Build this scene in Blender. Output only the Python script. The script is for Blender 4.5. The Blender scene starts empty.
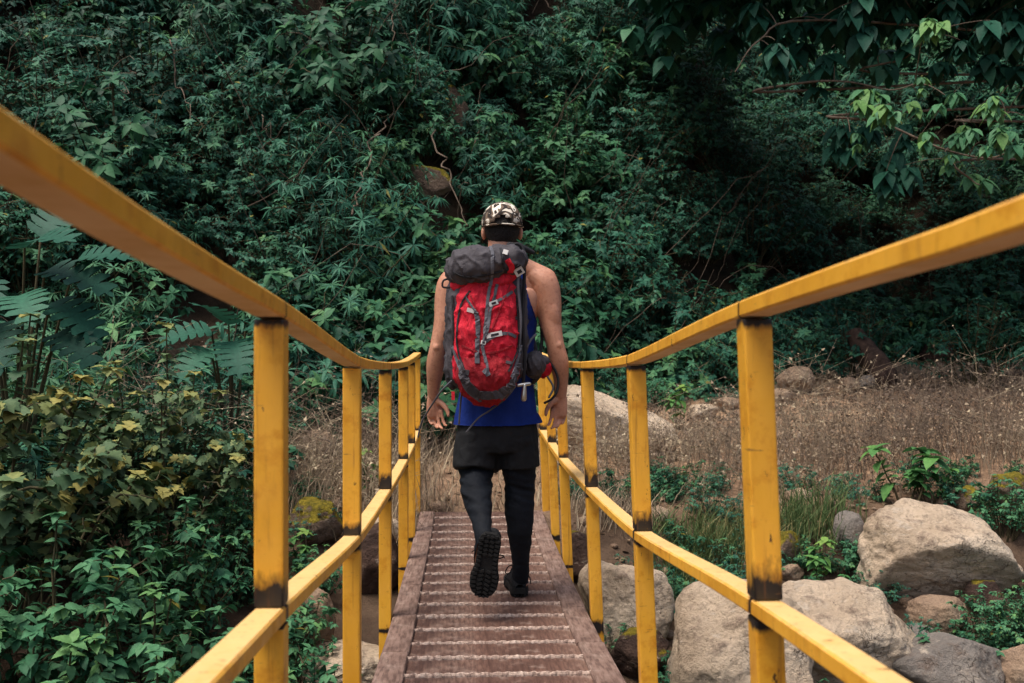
import bpy, bmesh, math, random
import numpy as np
from mathutils import Vector, Matrix, noise
from mathutils.bvhtree import BVHTree

scene = bpy.context.scene
COL = scene.collection
PI = math.pi
EYE = 2.6                       # camera height above the stream bed
FPX = 995.0
YAW = math.atan((512 - 466) / FPX)
RNG = np.random.default_rng(7)
random.seed(7)

# ------------------------------------------------------------------ helpers
def P(px, py, d):
    """point seen at photo position px,py lying d metres in front of the camera"""
    xr = (px - 512) / FPX * d
    return Vector((xr * math.cos(YAW) + d * math.sin(YAW),
                   -xr * math.sin(YAW) + d * math.cos(YAW),
                   EYE - (py - 341.5) / FPX * d))

def ray(px, py):
    return (P(px, py, 1.0) - Vector((0, 0, EYE))).normalized()

def tag(o, label=None, cat=None, group=None, kind=None):
    if label: o['label'] = label
    if cat: o['category'] = cat
    if group: o['group'] = group
    if kind: o['kind'] = kind
    return o

def empty(name, loc, rz=0.0):
    o = bpy.data.objects.new(name, None)
    COL.objects.link(o)
    o.location = loc
    o.rotation_euler = (0, 0, rz)
    o.empty_display_size = 0.1
    return o

def link(name, me, mats, parent=None, loc=None):
    o = bpy.data.objects.new(name, me)
    COL.objects.link(o)
    if not isinstance(mats, (list, tuple)): mats = [mats]
    if mats and len(me.materials) == 0:
        for m in mats: me.materials.append(m)
    if parent: o.parent = parent
    if loc is not None: o.location = loc
    return o

def mesh_from(verts, faces, smooth=True, name='shape', midx=None):
    me = bpy.data.meshes.new(name)
    me.from_pydata([tuple(v) for v in verts], [], [tuple(f) for f in faces])
    if smooth:
        me.polygons.foreach_set('use_smooth', [True] * len(me.polygons))
    if midx is not None:
        me.polygons.foreach_set('material_index', midx)
    me.update()
    return me

def tri_mesh(V, F, name='shape', tint=None, midx=None, smooth=False):
    me = bpy.data.meshes.new(name)
    n, m = len(V), len(F)
    me.vertices.add(n)
    me.vertices.foreach_set('co', np.ascontiguousarray(V, dtype=np.float32).ravel())
    me.loops.add(m * 3)
    me.loops.foreach_set('vertex_index', np.ascontiguousarray(F, dtype=np.int32).ravel())
    me.polygons.add(m)
    me.polygons.foreach_set('loop_start', np.arange(0, m * 3, 3, dtype=np.int32))
    if midx is not None:
        me.polygons.foreach_set('material_index', np.asarray(midx, dtype=np.int32))
    if smooth:
        me.polygons.foreach_set('use_smooth', np.ones(m, dtype=bool))
    me.update(calc_edges=True)
    if tint is not None:
        a = me.attributes.new('tint', 'FLOAT', 'POINT')
        a.data.foreach_set('value', np.ascontiguousarray(tint, dtype=np.float32))
    me.validate()
    return me

class Geo:
    """collects vertices and faces of one part"""
    def __init__(self): self.v, self.f, self.m = [], [], []
    def add(self, vs, fs, m=0):
        b = len(self.v)
        self.v += [Vector(v) for v in vs]
        self.f += [[b + i for i in f] for f in fs]
        self.m += [m] * len(fs)
    def box(self, c, s, rot=None, m=0):
        hx, hy, hz = s[0] / 2, s[1] / 2, s[2] / 2
        vs = [Vector((x, y, z)) for x in (-hx, hx) for y in (-hy, hy) for z in (-hz, hz)]
        if rot is not None: vs = [rot @ v for v in vs]
        vs = [v + Vector(c) for v in vs]
        self.add(vs, [(0, 1, 3, 2), (4, 6, 7, 5), (0, 4, 5, 1), (2, 3, 7, 6), (0, 2, 6, 4), (1, 5, 7, 3)], m)
    def mesh(self, smooth=True, origin=None, name='shape'):
        vs = self.v if origin is None else [v - Vector(origin) for v in self.v]
        return mesh_from(vs, self.f, smooth, name, self.m)

def catmull(pts, sub):
    pts = [np.array(p, float) for p in pts]
    if len(pts) < 3 or sub <= 1:
        out = []
        for i in range(len(pts) - 1):
            for k in range(sub): out.append(pts[i] + (pts[i + 1] - pts[i]) * k / sub)
        out.append(pts[-1]); return out
    ext = [2 * pts[0] - pts[1]] + pts + [2 * pts[-1] - pts[-2]]
    out = []
    for i in range(1, len(ext) - 2):
        p0, p1, p2, p3 = ext[i - 1], ext[i], ext[i + 1], ext[i + 2]
        for k in range(sub):
            t = k / sub
            out.append(0.5 * (2 * p1 + (p2 - p0) * t + (2 * p0 - 5 * p1 + 4 * p2 - p3) * t * t + (3 * p1 - p0 - 3 * p2 + p3) * t ** 3))
    out.append(pts[-1])
    return out

def sweep(pts, rad, n=16, sub=4, ref=(0, 1, 0), power=2.0, cap=True):
    """closed tube through pts; rad = list of r or (r_side, r_other)"""
    rr = [(r, r) if not isinstance(r, (tuple, list)) else r for r in rad]
    full = catmull([list(p) + list(r) for p, r in zip(pts, rr)], sub)
    cen = [Vector(q[:3]) for q in full]
    R = [(max(q[3], 1e-4), max(q[4], 1e-4)) for q in full]
    if cap:
        t0 = (cen[0] - cen[1]).normalized(); t1 = (cen[-1] - cen[-2]).normalized()
        a0, a1 = min(R[0]), min(R[-1])
        pre = [(cen[0] + t0 * a0 * s, (R[0][0] * c, R[0][1] * c)) for s, c in ((.97, .2), (.8, .6), (.45, .89))]
        post = [(cen[-1] + t1 * a1 * s, (R[-1][0] * c, R[-1][1] * c)) for s, c in ((.45, .89), (.8, .6), (.97, .2))]
        cen = [p[0] for p in pre] + cen + [p[0] for p in post]
        R = [p[1] for p in pre] + R + [p[1] for p in post]
    ref = Vector(ref); vs, fs = [], []
    N = len(cen)
    for i in range(N):
        t = (cen[min(i + 1, N - 1)] - cen[max(i - 1, 0)]).normalized()
        s = t.cross(ref)
        if s.length < 1e-3: s = t.cross(Vector((1, 0, 0)))
        s.normalize(); u = s.cross(t)
        for k in range(n):
            a = 2 * PI * k / n
            ca, sa = math.cos(a), math.sin(a)
            if power != 2.0:
                ca = math.copysign(abs(ca) ** (2 / power), ca); sa = math.copysign(abs(sa) ** (2 / power), sa)
            vs.append(cen[i] + s * (R[i][0] * ca) + u * (R[i][1] * sa))
    for i in range(N - 1):
        for k in range(n):
            k2 = (k + 1) % n
            fs.append((i * n + k, i * n + k2, (i + 1) * n + k2, (i + 1) * n + k))
    fs.append(tuple(range(n - 1, -1, -1))); fs.append(tuple((N - 1) * n + k for k in range(n)))
    return vs, fs

def ellipsoid(c, r, rot=None, nu=20, nv=12):
    vs, fs = [], []
    for j in range(nv + 1):
        ph = PI * j / nv
        for i in range(nu):
            th = 2 * PI * i / nu
            v = Vector((r[0] * math.sin(ph) * math.cos(th), r[1] * math.sin(ph) * math.sin(th), r[2] * math.cos(ph)))
            if rot is not None: v = rot @ v
            vs.append(v + Vector(c))
    for j in range(nv):
        for i in range(nu):
            i2 = (i + 1) % nu
            fs.append((j * nu + i, (j + 1) * nu + i, (j + 1) * nu + i2, j * nu + i2))
    return vs, fs

def voxel(geo, size, smooth=4, factor=0.5):
    """fuse overlapping closed shapes into one continuous surface"""
    me = geo.mesh(False)
    o = bpy.data.objects.new('fusing', me); COL.objects.link(o)
    r = o.modifiers.new('r', 'REMESH'); r.mode = 'VOXEL'; r.voxel_size = size
    if smooth:
        s = o.modifiers.new('s', 'SMOOTH'); s.iterations = smooth; s.factor = factor
    bpy.context.view_layer.update()
    dg = bpy.context.evaluated_depsgraph_get()
    out = bpy.data.meshes.new_from_object(o.evaluated_get(dg))
    bpy.data.objects.remove(o); bpy.data.meshes.remove(me)
    out.polygons.foreach_set('use_smooth', [True] * len(out.polygons))
    return out

def shift_mesh(me, d):
    n = len(me.vertices); a = np.empty(n * 3, np.float32)
    me.vertices.foreach_get('co', a)
    a = a.reshape(-1, 3) + np.array(d, np.float32)
    me.vertices.foreach_set('co', a.ravel()); me.update()
    return me

# ------------------------------------------------------------------ materials
def srgb(r, g, b):
    f = lambda c: (c / 255 / 12.92) if c / 255 <= 0.04045 else ((c / 255 + 0.055) / 1.055) ** 2.4
    return (f(r), f(g), f(b), 1)

class Mat:
    def __init__(self, name, rough=0.6, spec=0.4):
        self.m = bpy.data.materials.new(name); self.m.use_nodes = True
        self.nt = self.m.node_tree; self.N = self.nt.nodes
        self.b = self.N['Principled BSDF']; self.out = self.N['Material Output']
        self.b.inputs['Roughness'].default_value = rough
        self.b.inputs['Specular IOR Level'].default_value = spec
        self.coord = self.N.new('ShaderNodeTexCoord')
    def new(self, t, **kw):
        n = self.N.new(t)
        for k, v in kw.items(): setattr(n, k, v)
        return n
    def link(self, a, b): self.nt.links.new(a, b)
    def noise(self, scale, detail=4, rough=.55, stretch=None, dist=0.0, src='Object'):
        n = self.new('ShaderNodeTexNoise')
        n.inputs['Scale'].default_value = scale; n.inputs['Detail'].default_value = detail
        n.inputs['Roughness'].default_value = rough; n.inputs['Distortion'].default_value = dist
        if stretch:
            mp = self.new('ShaderNodeMapping'); mp.inputs['Scale'].default_value = stretch
            self.link(self.coord.outputs[src], mp.inputs['Vector']); self.link(mp.outputs['Vector'], n.inputs['Vector'])
        else:
            self.link(self.coord.outputs[src], n.inputs['Vector'])
        return n.outputs['Fac']
    def ramp(self, fac, stops, interp='LINEAR'):
        r = self.new('ShaderNodeValToRGB'); r.color_ramp.interpolation = interp
        e = r.color_ramp.elements
        while len(e) < len(stops): e.new(0.5)
        for el, (p, c) in zip(e, stops):
            el.position = p; el.color = c if len(c) == 4 else (*c, 1)
        self.link(fac, r.inputs['Fac']); return r.outputs['Color']
    def mix(self, fac, a, b, blend='MIX'):
        n = self.new('ShaderNodeMix', data_type='RGBA', blend_type=blend)
        for sock, v in ((n.inputs['Factor'], fac), (n.inputs['A'], a), (n.inputs['B'], b)):
            pass
        ins = [s for s in n.inputs if s.enabled]
        for s, v in zip(ins, (fac, a, b)):
            if hasattr(v, 'is_linked'): self.link(v, s)
            elif isinstance(v, (int, float)): s.default_value = v
            else: s.default_value = v if len(v) == 4 else (*v, 1)
        return [s for s in n.outputs if s.enabled][0]
    def math(self, op, a, b=0.0, clamp=False):
        n = self.new('ShaderNodeMath', operation=op); n.use_clamp = clamp
        for s, v in zip(n.inputs, (a, b)):
            if hasattr(v, 'is_linked'): self.link(v, s)
            else: s.default_value = v
        return n.outputs[0]
    def axis(self, ax, src='Object'):
        s = self.new('ShaderNodeSeparateXYZ'); self.link(self.coord.outputs[src], s.inputs[0])
        return s.outputs['XYZ'.index(ax)]
    def color(self, c):
        if hasattr(c, 'is_linked'): self.link(c, self.b.inputs['Base Color'])
        else: self.b.inputs['Base Color'].default_value = c
        return self
    def bump(self, h, strength=.3, dist=.01):
        n = self.new('ShaderNodeBump'); n.inputs['Strength'].default_value = strength
        n.inputs['Distance'].default_value = dist
        self.link(h, n.inputs['Height']); self.link(n.outputs['Normal'], self.b.inputs['Normal'])
        return self

BLK, WHT = (0, 0, 0, 1), (1, 1, 1, 1)

def paint_material(name, scorch, paler=0.0):
    """yellow paint, worn; scorch = list of (axis, centre, half-length) of burnt weld marks"""
    m = Mat(name, .42, .45)
    info = m.new('ShaderNodeObjectInfo'); off = m.math('MULTIPLY', info.outputs['Random'], 37.0)
    va = m.new('ShaderNodeVectorMath', operation='ADD'); m.link(m.coord.outputs['Object'], va.inputs[0]); m.link(off, va.inputs[1])
    plain = m.coord
    class Shifted: outputs = {'Object': va.outputs[0]}
    m.coord = Shifted
    tone = m.ramp(m.noise(5, 5, .6, (1, 1, .35)), [(.3, srgb(210, 148, 38)), (.6, srgb(230, 169, 54)), (.8, srgb(218, 156, 46))])
    tone = m.mix(m.ramp(m.noise(14, 5, .7), [(.52, BLK), (.72, WHT)]), tone, srgb(196, 128, 24))
    chips = m.ramp(m.noise(30, 7, .75, (1, 1, .45)), [(.635, BLK), (.665, WHT)])
    tone = m.mix(chips, tone, srgb(62, 42, 30))
    dirt = m.ramp(m.noise(8, 6, .7, (1.5, 1.5, .3)), [(.55, BLK), (.8, (.55, .55, .55, 1))])
    tone = m.mix(dirt, tone, srgb(140, 96, 40))
    if paler:  # upward faces mixed patchily toward cream
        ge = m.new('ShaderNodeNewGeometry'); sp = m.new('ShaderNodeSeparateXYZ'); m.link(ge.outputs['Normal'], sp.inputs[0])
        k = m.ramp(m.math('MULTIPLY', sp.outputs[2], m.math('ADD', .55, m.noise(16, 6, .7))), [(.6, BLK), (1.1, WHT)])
        tone = m.mix(m.math('MULTIPLY', k, paler), tone, srgb(226, 188, 130))
    for ax, c, h in scorch:
        m.coord = plain; q = m.math('ABSOLUTE', m.math('SUBTRACT', m.axis(ax), c)); m.coord = Shifted
        lo = .5 if c == 0 else .02
        vary = m.math('ADD', lo, m.math('MULTIPLY', m.math('FRACT', m.math('MULTIPLY', info.outputs['Random'], 7.3 + c * 11)), 1.35 - lo))
        q = m.math('DIVIDE', m.math('DIVIDE', q, h), vary)
        q = m.math('ADD', q, m.math('MULTIPLY', m.math('SUBTRACT', m.noise(26, 5, .65, (1, 1, .4)), .5), 2.4))
        tone = m.mix(m.ramp(q, [(.45, WHT), (1.0, BLK)]), tone, srgb(26, 21, 20))
    runs = m.ramp(m.noise(22, 5, .7, (2.2, 2.2, .09)), [(.58, BLK), (.70, (.55,) * 3)])
    tone = m.mix(runs, tone, srgb(122, 74, 34))
    scr = m.ramp(m.noise(75, 3, .6, (.25, .25, 2.2)), [(.68, BLK), (.72, (.7,) * 3)])
    tone = m.mix(scr, tone, srgb(96, 70, 44))
    m.color(tone)
    m.link(m.ramp(m.noise(20, 4), [(.3, (.32,) * 3), (.7, (.6,) * 3)]), m.b.inputs['Roughness'])
    m.bump(m.noise(60, 4, .6), .12, .004)
    return m.m

M = {}
M['paint_upper'] = paint_material('yellow paint, upper posts', [('Z', 0.0, .075), ('Z', .519, .026)])
M['paint_lower'] = paint_material('yellow paint, lower posts', [('Z', .22, .04), ('Z', .80, .018)])
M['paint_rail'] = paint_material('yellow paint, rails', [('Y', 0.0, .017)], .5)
m = Mat('rail underside with painted bounce light', .75, .2)
m.color(m.mix(m.ramp(m.noise(7, 5, .65), [(.4, BLK), (.65, WHT)]), srgb(226, 196, 160), srgb(208, 170, 122))); M['bounce_under'] = m.m  # bounce light from below is painted into this base colour
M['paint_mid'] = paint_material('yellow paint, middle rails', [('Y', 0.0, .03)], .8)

def deck_material(name, a, b, c, sc, lines=False):
    m = Mat(name, .72, .25)
    t = m.ramp(m.noise(sc, 6, .65, (1, .35, 1)), [(.3, a), (.5, b), (.72, c)])
    t = m.mix(m.ramp(m.noise(90, 3, .6, (1, .12, 1)), [(.42, BLK), (.62, (.6,) * 3)]), t, srgb(62, 42, 35))
    t = m.mix(m.ramp(m.noise(7, 6, .7), [(.52, BLK), (.70, (.8,) * 3)]), t, srgb(150, 130, 118))
    t = m.mix(m.ramp(m.noise(3.1, 7, .75, (1, .6, 1)), [(.50, BLK), (.64, (.75,) * 3)]), t, srgb(58, 42, 38))
    m.color(t); m.bump(m.noise(120, 3, .6), .3, .003)
    return m.m
M['plank'] = deck_material('rusty red-brown grating', srgb(68, 47, 40), srgb(102, 75, 64), srgb(140, 114, 100), 5)
M['lip'] = deck_material('worn pale lip of grating', srgb(130, 104, 94), srgb(196, 172, 156), srgb(222, 202, 186), 18)
M['strip'] = deck_material('worn edge strip', srgb(94, 74, 65), srgb(128, 104, 93), srgb(162, 140, 126), 8)
m = Mat('dark rusty steel', .7, .3); m.color(m.ramp(m.noise(9, 5), [(.3, srgb(44, 32, 28)), (.7, srgb(82, 58, 46))])); M['steel'] = m.m

def stone_material(name, a, b, c, moss=0.0, dark=.0):
    m = Mat(name, .88, .15)
    t = m.ramp(m.noise(2.2, 6, .62), [(.3, a), (.52, b), (.7, c)])
    t = m.mix(m.ramp(m.noise(9, 8, .72), [(.5, BLK), (.66, (.75,) * 3)]), t, srgb(104, 84, 72))
    t = m.mix(m.ramp(m.noise(30, 6, .75), [(.6, BLK), (.68, (.9,) * 3)]), t, srgb(64, 54, 48))
    t = m.mix(m.ramp(m.noise(5, 8, .7, (1, 1, 2.6)), [(.58, BLK), (.66, (.8,) * 3)]), t, srgb(208, 192, 172))
    if moss:
        g = m.new('ShaderNodeNewGeometry'); s = m.new('ShaderNodeSeparateXYZ'); m.link(g.outputs['Normal'], s.inputs[0])
        k = m.math('ADD', m.math('MULTIPLY', s.outputs[2], .55), m.noise(6, 6, .7))
        t = m.mix(m.ramp(k, [(1.02 - moss * .35, BLK), (1.12 - moss * .35, WHT)]), t, m.ramp(m.noise(25, 4), [(.3, srgb(70, 70, 26)), (.7, srgb(150, 132, 44))]))
    m.color(t)
    cr = m.new('ShaderNodeTexVoronoi', feature='DISTANCE_TO_EDGE'); cr.inputs['Scale'].default_value = 3.1
    wv = m.new('ShaderNodeVectorMath', operation='ADD'); nz = m.new('ShaderNodeTexNoise'); nz.inputs['Scale'].default_value = 4; nz.inputs['Detail'].default_value = 6
    m.link(m.coord.outputs['Object'], nz.inputs['Vector']); m.link(m.coord.outputs['Object'], wv.inputs[0]); m.link(nz.outputs['Color'], wv.inputs[1]); m.link(wv.outputs[0], cr.inputs['Vector'])
    crack = m.math('MULTIPLY', m.ramp(cr.outputs['Distance'], [(.0, WHT), (.016, BLK)]), m.ramp(m.noise(2.3, 4), [(.5, BLK), (.62, WHT)]))
    t = m.mix(m.math('MULTIPLY', crack, .55), t, srgb(70, 58, 50)); m.color(t)
    hh = m.math('SUBTRACT', m.math('ADD', m.noise(9, 10, .75), m.math('MULTIPLY', m.noise(38, 6, .7), .35)), m.math('MULTIPLY', crack, .35))
    m.bump(hh, .95, .07)
    return m.m
M['stone_pale'] = stone_material('pale tan boulder', srgb(168, 146, 122), srgb(212, 190, 164), srgb(228, 212, 190))
M['stone_tan'] = stone_material('brown tan boulder', srgb(132, 108, 90), srgb(172, 146, 122), srgb(198, 176, 152))
M['stone_grey'] = stone_material('grey boulder', srgb(104, 98, 92), srgb(142, 134, 126), srgb(170, 160, 148))
M['stone_moss'] = stone_material('mossy brown boulder', srgb(80, 68, 60), srgb(116, 98, 84), srgb(138, 118, 102), moss=1.0)
M['stone_dark'] = stone_material('dark brown rock', srgb(52, 42, 38), srgb(84, 66, 58), srgb(112, 88, 76), moss=.3)

def leaf_material(name, stops, rough=.55, transl=.2, spec=.16):
    """leaf colour from the per-leaf tint attribute"""
    m = Mat(name, rough, spec)
    at = m.new('ShaderNodeAttribute', attribute_name='tint')
    c = m.ramp(at.outputs['Fac'], stops)
    mot = m.ramp(m.noise(45, 3, .6), [(.35, (.8,) * 3), (.65, (1.12, 1.12, 1.12))])
    c = m.mix(1.0, c, mot, 'MULTIPLY')
    m.color(c)
    tr = m.new('ShaderNodeBsdfTranslucent'); m.link(c, tr.inputs['Color'])
    mx = m.new('ShaderNodeMixShader'); mx.inputs[0].default_value = transl
    m.link(m.b.outputs[0], mx.inputs[1]); m.link(tr.outputs[0], mx.inputs[2])
    m.link(mx.outputs[0], m.out.inputs['Surface'])
    return m.m
# dark forest greens (linear base colours, foliage 0.02 - 0.12)
M['leaf_teal'] = leaf_material('dark blue-green leaves', [(0, (0.011, 0.052, 0.035)), (.45, (0.023, 0.101, 0.064)), (.85, (0.049, 0.166, 0.097)), (.97, (0.092, 0.206, 0.083)), (1, (0.258, 0.186, 0.031))])
M['leaf_green'] = leaf_material('mid green leaves', [(0, (0.012, 0.054, 0.031)), (.45, (0.031, 0.114, 0.054)), (.85, (0.078, 0.196, 0.078)), (.97, (0.134, 0.247, 0.062)), (1, (0.310, 0.196, 0.031))])
M['leaf_fresh'] = leaf_material('fresh green leaves', [(0, (0.020, 0.088, 0.047)), (.45, (0.043, 0.150, 0.072)), (.85, (0.088, 0.222, 0.103)), (.97, (0.134, 0.269, 0.072)), (1, (0.310, 0.196, 0.031))])
M['leaf_olive'] = leaf_material('yellowish green leaves', [(0, (.030, .072, .038)), (.4, (.060, .118, .058)), (.7, (.115, .175, .080)), (.9, (.27, .28, .09)), (1, (.46, .27, .06))])
M['leaf_bright'] = leaf_material('bright green leaves', [(0, (.022, .09, .035)), (.5, (.055, .17, .055)), (.9, (.13, .28, .07)), (1, (.36, .34, .06))])
M['leaf_litter'] = leaf_material('dead leaves', [(0, (.07, .045, .03)), (.5, (.17, .11, .07)), (1, (.33, .23, .14))], .8, .1, .1)
M['straw'] = leaf_material('dry stems and blades', [(0, (.080, .058, .047)), (.45, (.20, .150, .112)), (.8, (.36, .28, .19)), (1, (.52, .43, .29))], .8, .15, .1)
M['grass'] = leaf_material('green grass blades', [(0, (.03, .07, .03)), (.5, (.08, .13, .045)), (.8, (.16, .18, .07)), (1, (.33, .25, .12))], .6, .2)
def bark(name, a, b):
    m = Mat(name, .85, .15); m.color(m.ramp(m.noise(14, 5, .6, (1, 1, .3)), [(.3, a), (.7, b)])); m.bump(m.noise(30, 4, .6, (1, 1, .25)), .5, .01); return m.m
M['stem'] = bark('green brown stems', srgb(46, 48, 34), srgb(92, 82, 60))
M['twig'] = bark('bare grey brown branch', srgb(70, 60, 52), srgb(122, 106, 92))
M['trunk'] = bark('dark bark', srgb(44, 34, 30), srgb(86, 68, 58))

m = Mat('soil', .95, .1)
t = m.ramp(m.noise(1.3, 7, .65), [(.3, srgb(52, 42, 35)), (.5, srgb(80, 65, 53)), (.7, srgb(112, 92, 75))])
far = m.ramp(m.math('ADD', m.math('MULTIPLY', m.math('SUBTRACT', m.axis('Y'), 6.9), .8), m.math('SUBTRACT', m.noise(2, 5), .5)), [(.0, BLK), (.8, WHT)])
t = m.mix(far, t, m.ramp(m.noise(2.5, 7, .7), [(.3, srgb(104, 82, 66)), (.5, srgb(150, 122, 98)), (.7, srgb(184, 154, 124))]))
t = m.mix(m.ramp(m.noise(22, 6, .7), [(.5, BLK), (.68, (.8,)*3)]), t, srgb(70, 54, 44))
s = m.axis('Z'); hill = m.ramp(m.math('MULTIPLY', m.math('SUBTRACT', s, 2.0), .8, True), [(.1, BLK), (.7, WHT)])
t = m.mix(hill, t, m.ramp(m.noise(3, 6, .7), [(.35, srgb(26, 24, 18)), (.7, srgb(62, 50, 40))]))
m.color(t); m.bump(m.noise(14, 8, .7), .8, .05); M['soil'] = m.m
# ------------------------------------------------------------------ camera, sky, light
cam = bpy.data.cameras.new('camera'); cam.sensor_width = 36; cam.lens = FPX / 1024 * 36
cam.clip_start = .05; cam.clip_end = 500
cam.dof.use_dof = True; cam.dof.focus_distance = 4.8; cam.dof.aperture_fstop = 5.6
co = bpy.data.objects.new('camera', cam); COL.objects.link(co)
co.location = (0, 0, EYE); co.rotation_euler = (PI / 2, 0, -YAW)
scene.camera = co

SUN_EL, SUN_ROT = math.radians(68), math.radians(-125)      # high, from the left and a little behind the camera
w = bpy.data.worlds.new('World'); scene.world = w; w.use_nodes = True
nt = w.node_tree
sky = nt.nodes.new('ShaderNodeTexSky'); sky.sky_type = 'NISHITA'; sky.sun_disc = False
sky.sun_elevation = SUN_EL; sky.sun_rotation = SUN_ROT
sky.air_density = 1.0; sky.dust_density = 6.0; sky.ozone_density = 1.0
nt.links.new(sky.outputs[0], nt.nodes['Background'].inputs['Color'])
nt.nodes['Background'].inputs['Strength'].default_value = 0.125
sl = bpy.data.lights.new('sun', 'SUN'); sl.energy = 2.1; sl.angle = math.radians(24); sl.color = (1, .95, .88)
so = bpy.data.objects.new('sun', sl); COL.objects.link(so)
sd = Vector((math.sin(SUN_ROT) * math.cos(SUN_EL), math.cos(SUN_ROT) * math.cos(SUN_EL), math.sin(SUN_EL)))
so.rotation_euler = sd.to_track_quat('Z', 'Y').to_euler()
so.location = (0, 0, 30)
vs_ = scene.view_settings
scene.display_settings.display_device = 'sRGB'
vs_.view_transform = 'Standard'; vs_.look = 'None'; vs_.gamma = 1.0; vs_.exposure = 0.62; vs_.use_curve_mapping = False
scene.cycles.use_denoising = True
scene.cycles.max_bounces = 8; scene.cycles.diffuse_bounces = 4; scene.cycles.transmission_bounces = 4

# ------------------------------------------------------------------ ground
_WOB = {}
def wobble(x, y, s, seed):
    if (s, seed) not in _WOB:
        r = np.random.default_rng(seed); _WOB[(s, seed)] = q = []
        for k in range(5):
            a = r.uniform(0, 2 * PI); f = s * (1.0 + k * .55); ph = r.uniform(0, 6.28)
            q.append((math.cos(a) * f, math.sin(a) * f, ph, 1 / (1 + k * .5) / 2.2))
    fn = math.sin if isinstance(x, float) and isinstance(y, float) else np.sin
    return sum(w * fn(x * a + y * b + ph) for a, b, ph, w in _WOB[(s, seed)])
FX = [-40, -12, -6, -3.5, -1.5, 0, 2, 4, 5.2, 7.6, 9, 12, 40]
FY = [4.5, 6.0, 7.2, 8.4, 9.5, 10.4, 12.0, 13.4, 15.6, 16.4, 15.2, 15.6, 15]
VY = [-60, -6, -2.8, -1.2, .4, 2, 3.6, 5, 6.2, 7.0, 8, 10, 14, 20, 60]
VZ = [-.4, -.8, -1.05, -1.35, -2.1, -2.45, -2.3, -1.98, -1.66, -1.25, -1.12, -.88, -.46, .0, .6]
SHX, SHZ = [-6, -2.2, -1.3, -.8, -.4, .7, 1.5, 3, 6], [-2.2, -1.8, -.9, -.1, 0, 0, .35, .2, -.6]
def foot(x): return np.interp(x, FX, FY)
def terrain(x, y):
    x = np.asarray(x, float); y = np.asarray(y, float)
    sh = np.interp(x, SHX, SHZ)
    z = np.interp(y - sh, VY, VZ)
    t = y - foot(x) - .35 * wobble(x, y, .7, 3)
    up = np.clip(t, 0, 11)
    z = z + 1.12 * up * np.clip(t / 1.2, 0, 1) ** .6 + np.clip(t - 11, 0, 40) * .12
    z = z + .05 * wobble(x, y, 1.7, 5) + .03 * wobble(x, y, 4.1, 9) + np.clip(t, 0, 2) / 2 * (.28 * wobble(x, y, 1.3, 11) + .22 * wobble(x, y, 2.4, 13))
    return z + EYE
def ground_z(x, y):
    x, y = float(x), float(y)
    sh = float(np.interp(x, SHX, SHZ)); z = float(np.interp(y - sh, VY, VZ))
    t = y - float(foot(x)) - .35 * wobble(x, y, .7, 3); up = min(max(t, 0.0), 11.0)
    z += 1.12 * up * min(max(t / 1.2, 0.0), 1.0) ** .6 + min(max(t - 11, 0.0), 40.0) * .12
    return z + .05 * wobble(x, y, 1.7, 5) + .03 * wobble(x, y, 4.1, 9) + min(max(t, 0.0), 2.0) / 2 * (.28 * wobble(x, y, 1.3, 11) + .22 * wobble(x, y, 2.4, 13)) + EYE
def hit(px, py, lift=0.0):
    """where the sight line through a photo position meets the ground"""
    r = ray(px, py); o = Vector((0, 0, EYE)); t = 2.0
    while t < 60:
        p = o + r * t
        if p.z < ground_z(p.x, p.y) + lift: return p
        t += .05
    return o + r * 30
def axis_pts(lo, hi, a, b, step):
    core = np.arange(a, b, step)
    pre = a - (np.geomspace(step, a - lo + step, 26) - step)[1:][::-1]; post = b + (np.geomspace(step, hi - b + step, 26) - step)
    return np.concatenate([pre, core, post])
gx = axis_pts(-70, 70, -11, 13, .14); gy = axis_pts(-60, 70, -3, 24, .14)
GX, GY = np.meshgrid(gx, gy); GZ = terrain(GX, GY)
nx, ny = len(gx), len(gy)
V = np.stack([GX.ravel(), GY.ravel(), GZ.ravel()], 1)
i = np.arange(nx - 1)[None, :] + np.arange(ny - 1)[:, None] * nx
F = np.concatenate([np.stack([i, i + 1, i + nx + 1], -1).reshape(-1, 3), np.stack([i, i + nx + 1, i + nx], -1).reshape(-1, 3)])
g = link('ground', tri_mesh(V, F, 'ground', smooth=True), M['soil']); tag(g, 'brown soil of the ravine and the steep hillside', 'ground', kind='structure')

# ------------------------------------------------------------------ footbridge
RY = np.array([-1.7, -.96, 0, .45, .75, .95, 1.3, 1.82, 3.10, 4.37, 5.62, 6.38, 7.2])
RZ = {-1: np.array([.405, .319, .229, .180, .146, .124, .094, .058, -.062, -.107, -.124, -.115, -.094]),
      1: np.array([.380, .295, .206, .157, .128, .110, .092, .060, -.057, -.104, -.122, -.113, -.094])}
_c = np.polyfit(RY, (RZ[-1] + RZ[1]) / 2, 4)
def sag(y): return float(np.polyval(_c, y))
def smooth_interp(x, xs, ys):
    i = int(np.clip(np.searchsorted(xs, x) - 1, 0, len(xs) - 2))
    sl = np.gradient(ys, xs); h = xs[i + 1] - xs[i]; t = (x - xs[i]) / h
    return float((2 * t**3 - 3 * t**2 + 1) * ys[i] + (t**3 - 2 * t**2 + t) * h * sl[i] + (-2 * t**3 + 3 * t**2) * ys[i + 1] + (t**3 - t**2) * h * sl[i + 1])
def rail_z(s, y): return smooth_interp(y, RY, RZ[s])
DECK = -1.107                                         # deck below the top rail
def deck_z(y): return EYE + sag(y) + DECK
XL, XR = -.352, .531                                    # rail lines left / right of the camera
XDL, XDR = -.323, .541                                 # deck edges
POST_Y = [-.72, .55, 1.82, 3.10, 4.37, 5.63, 6.40, 7.12]
BR = empty('footbridge', (0.095, 3.0, deck_z(3.0)))
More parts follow.
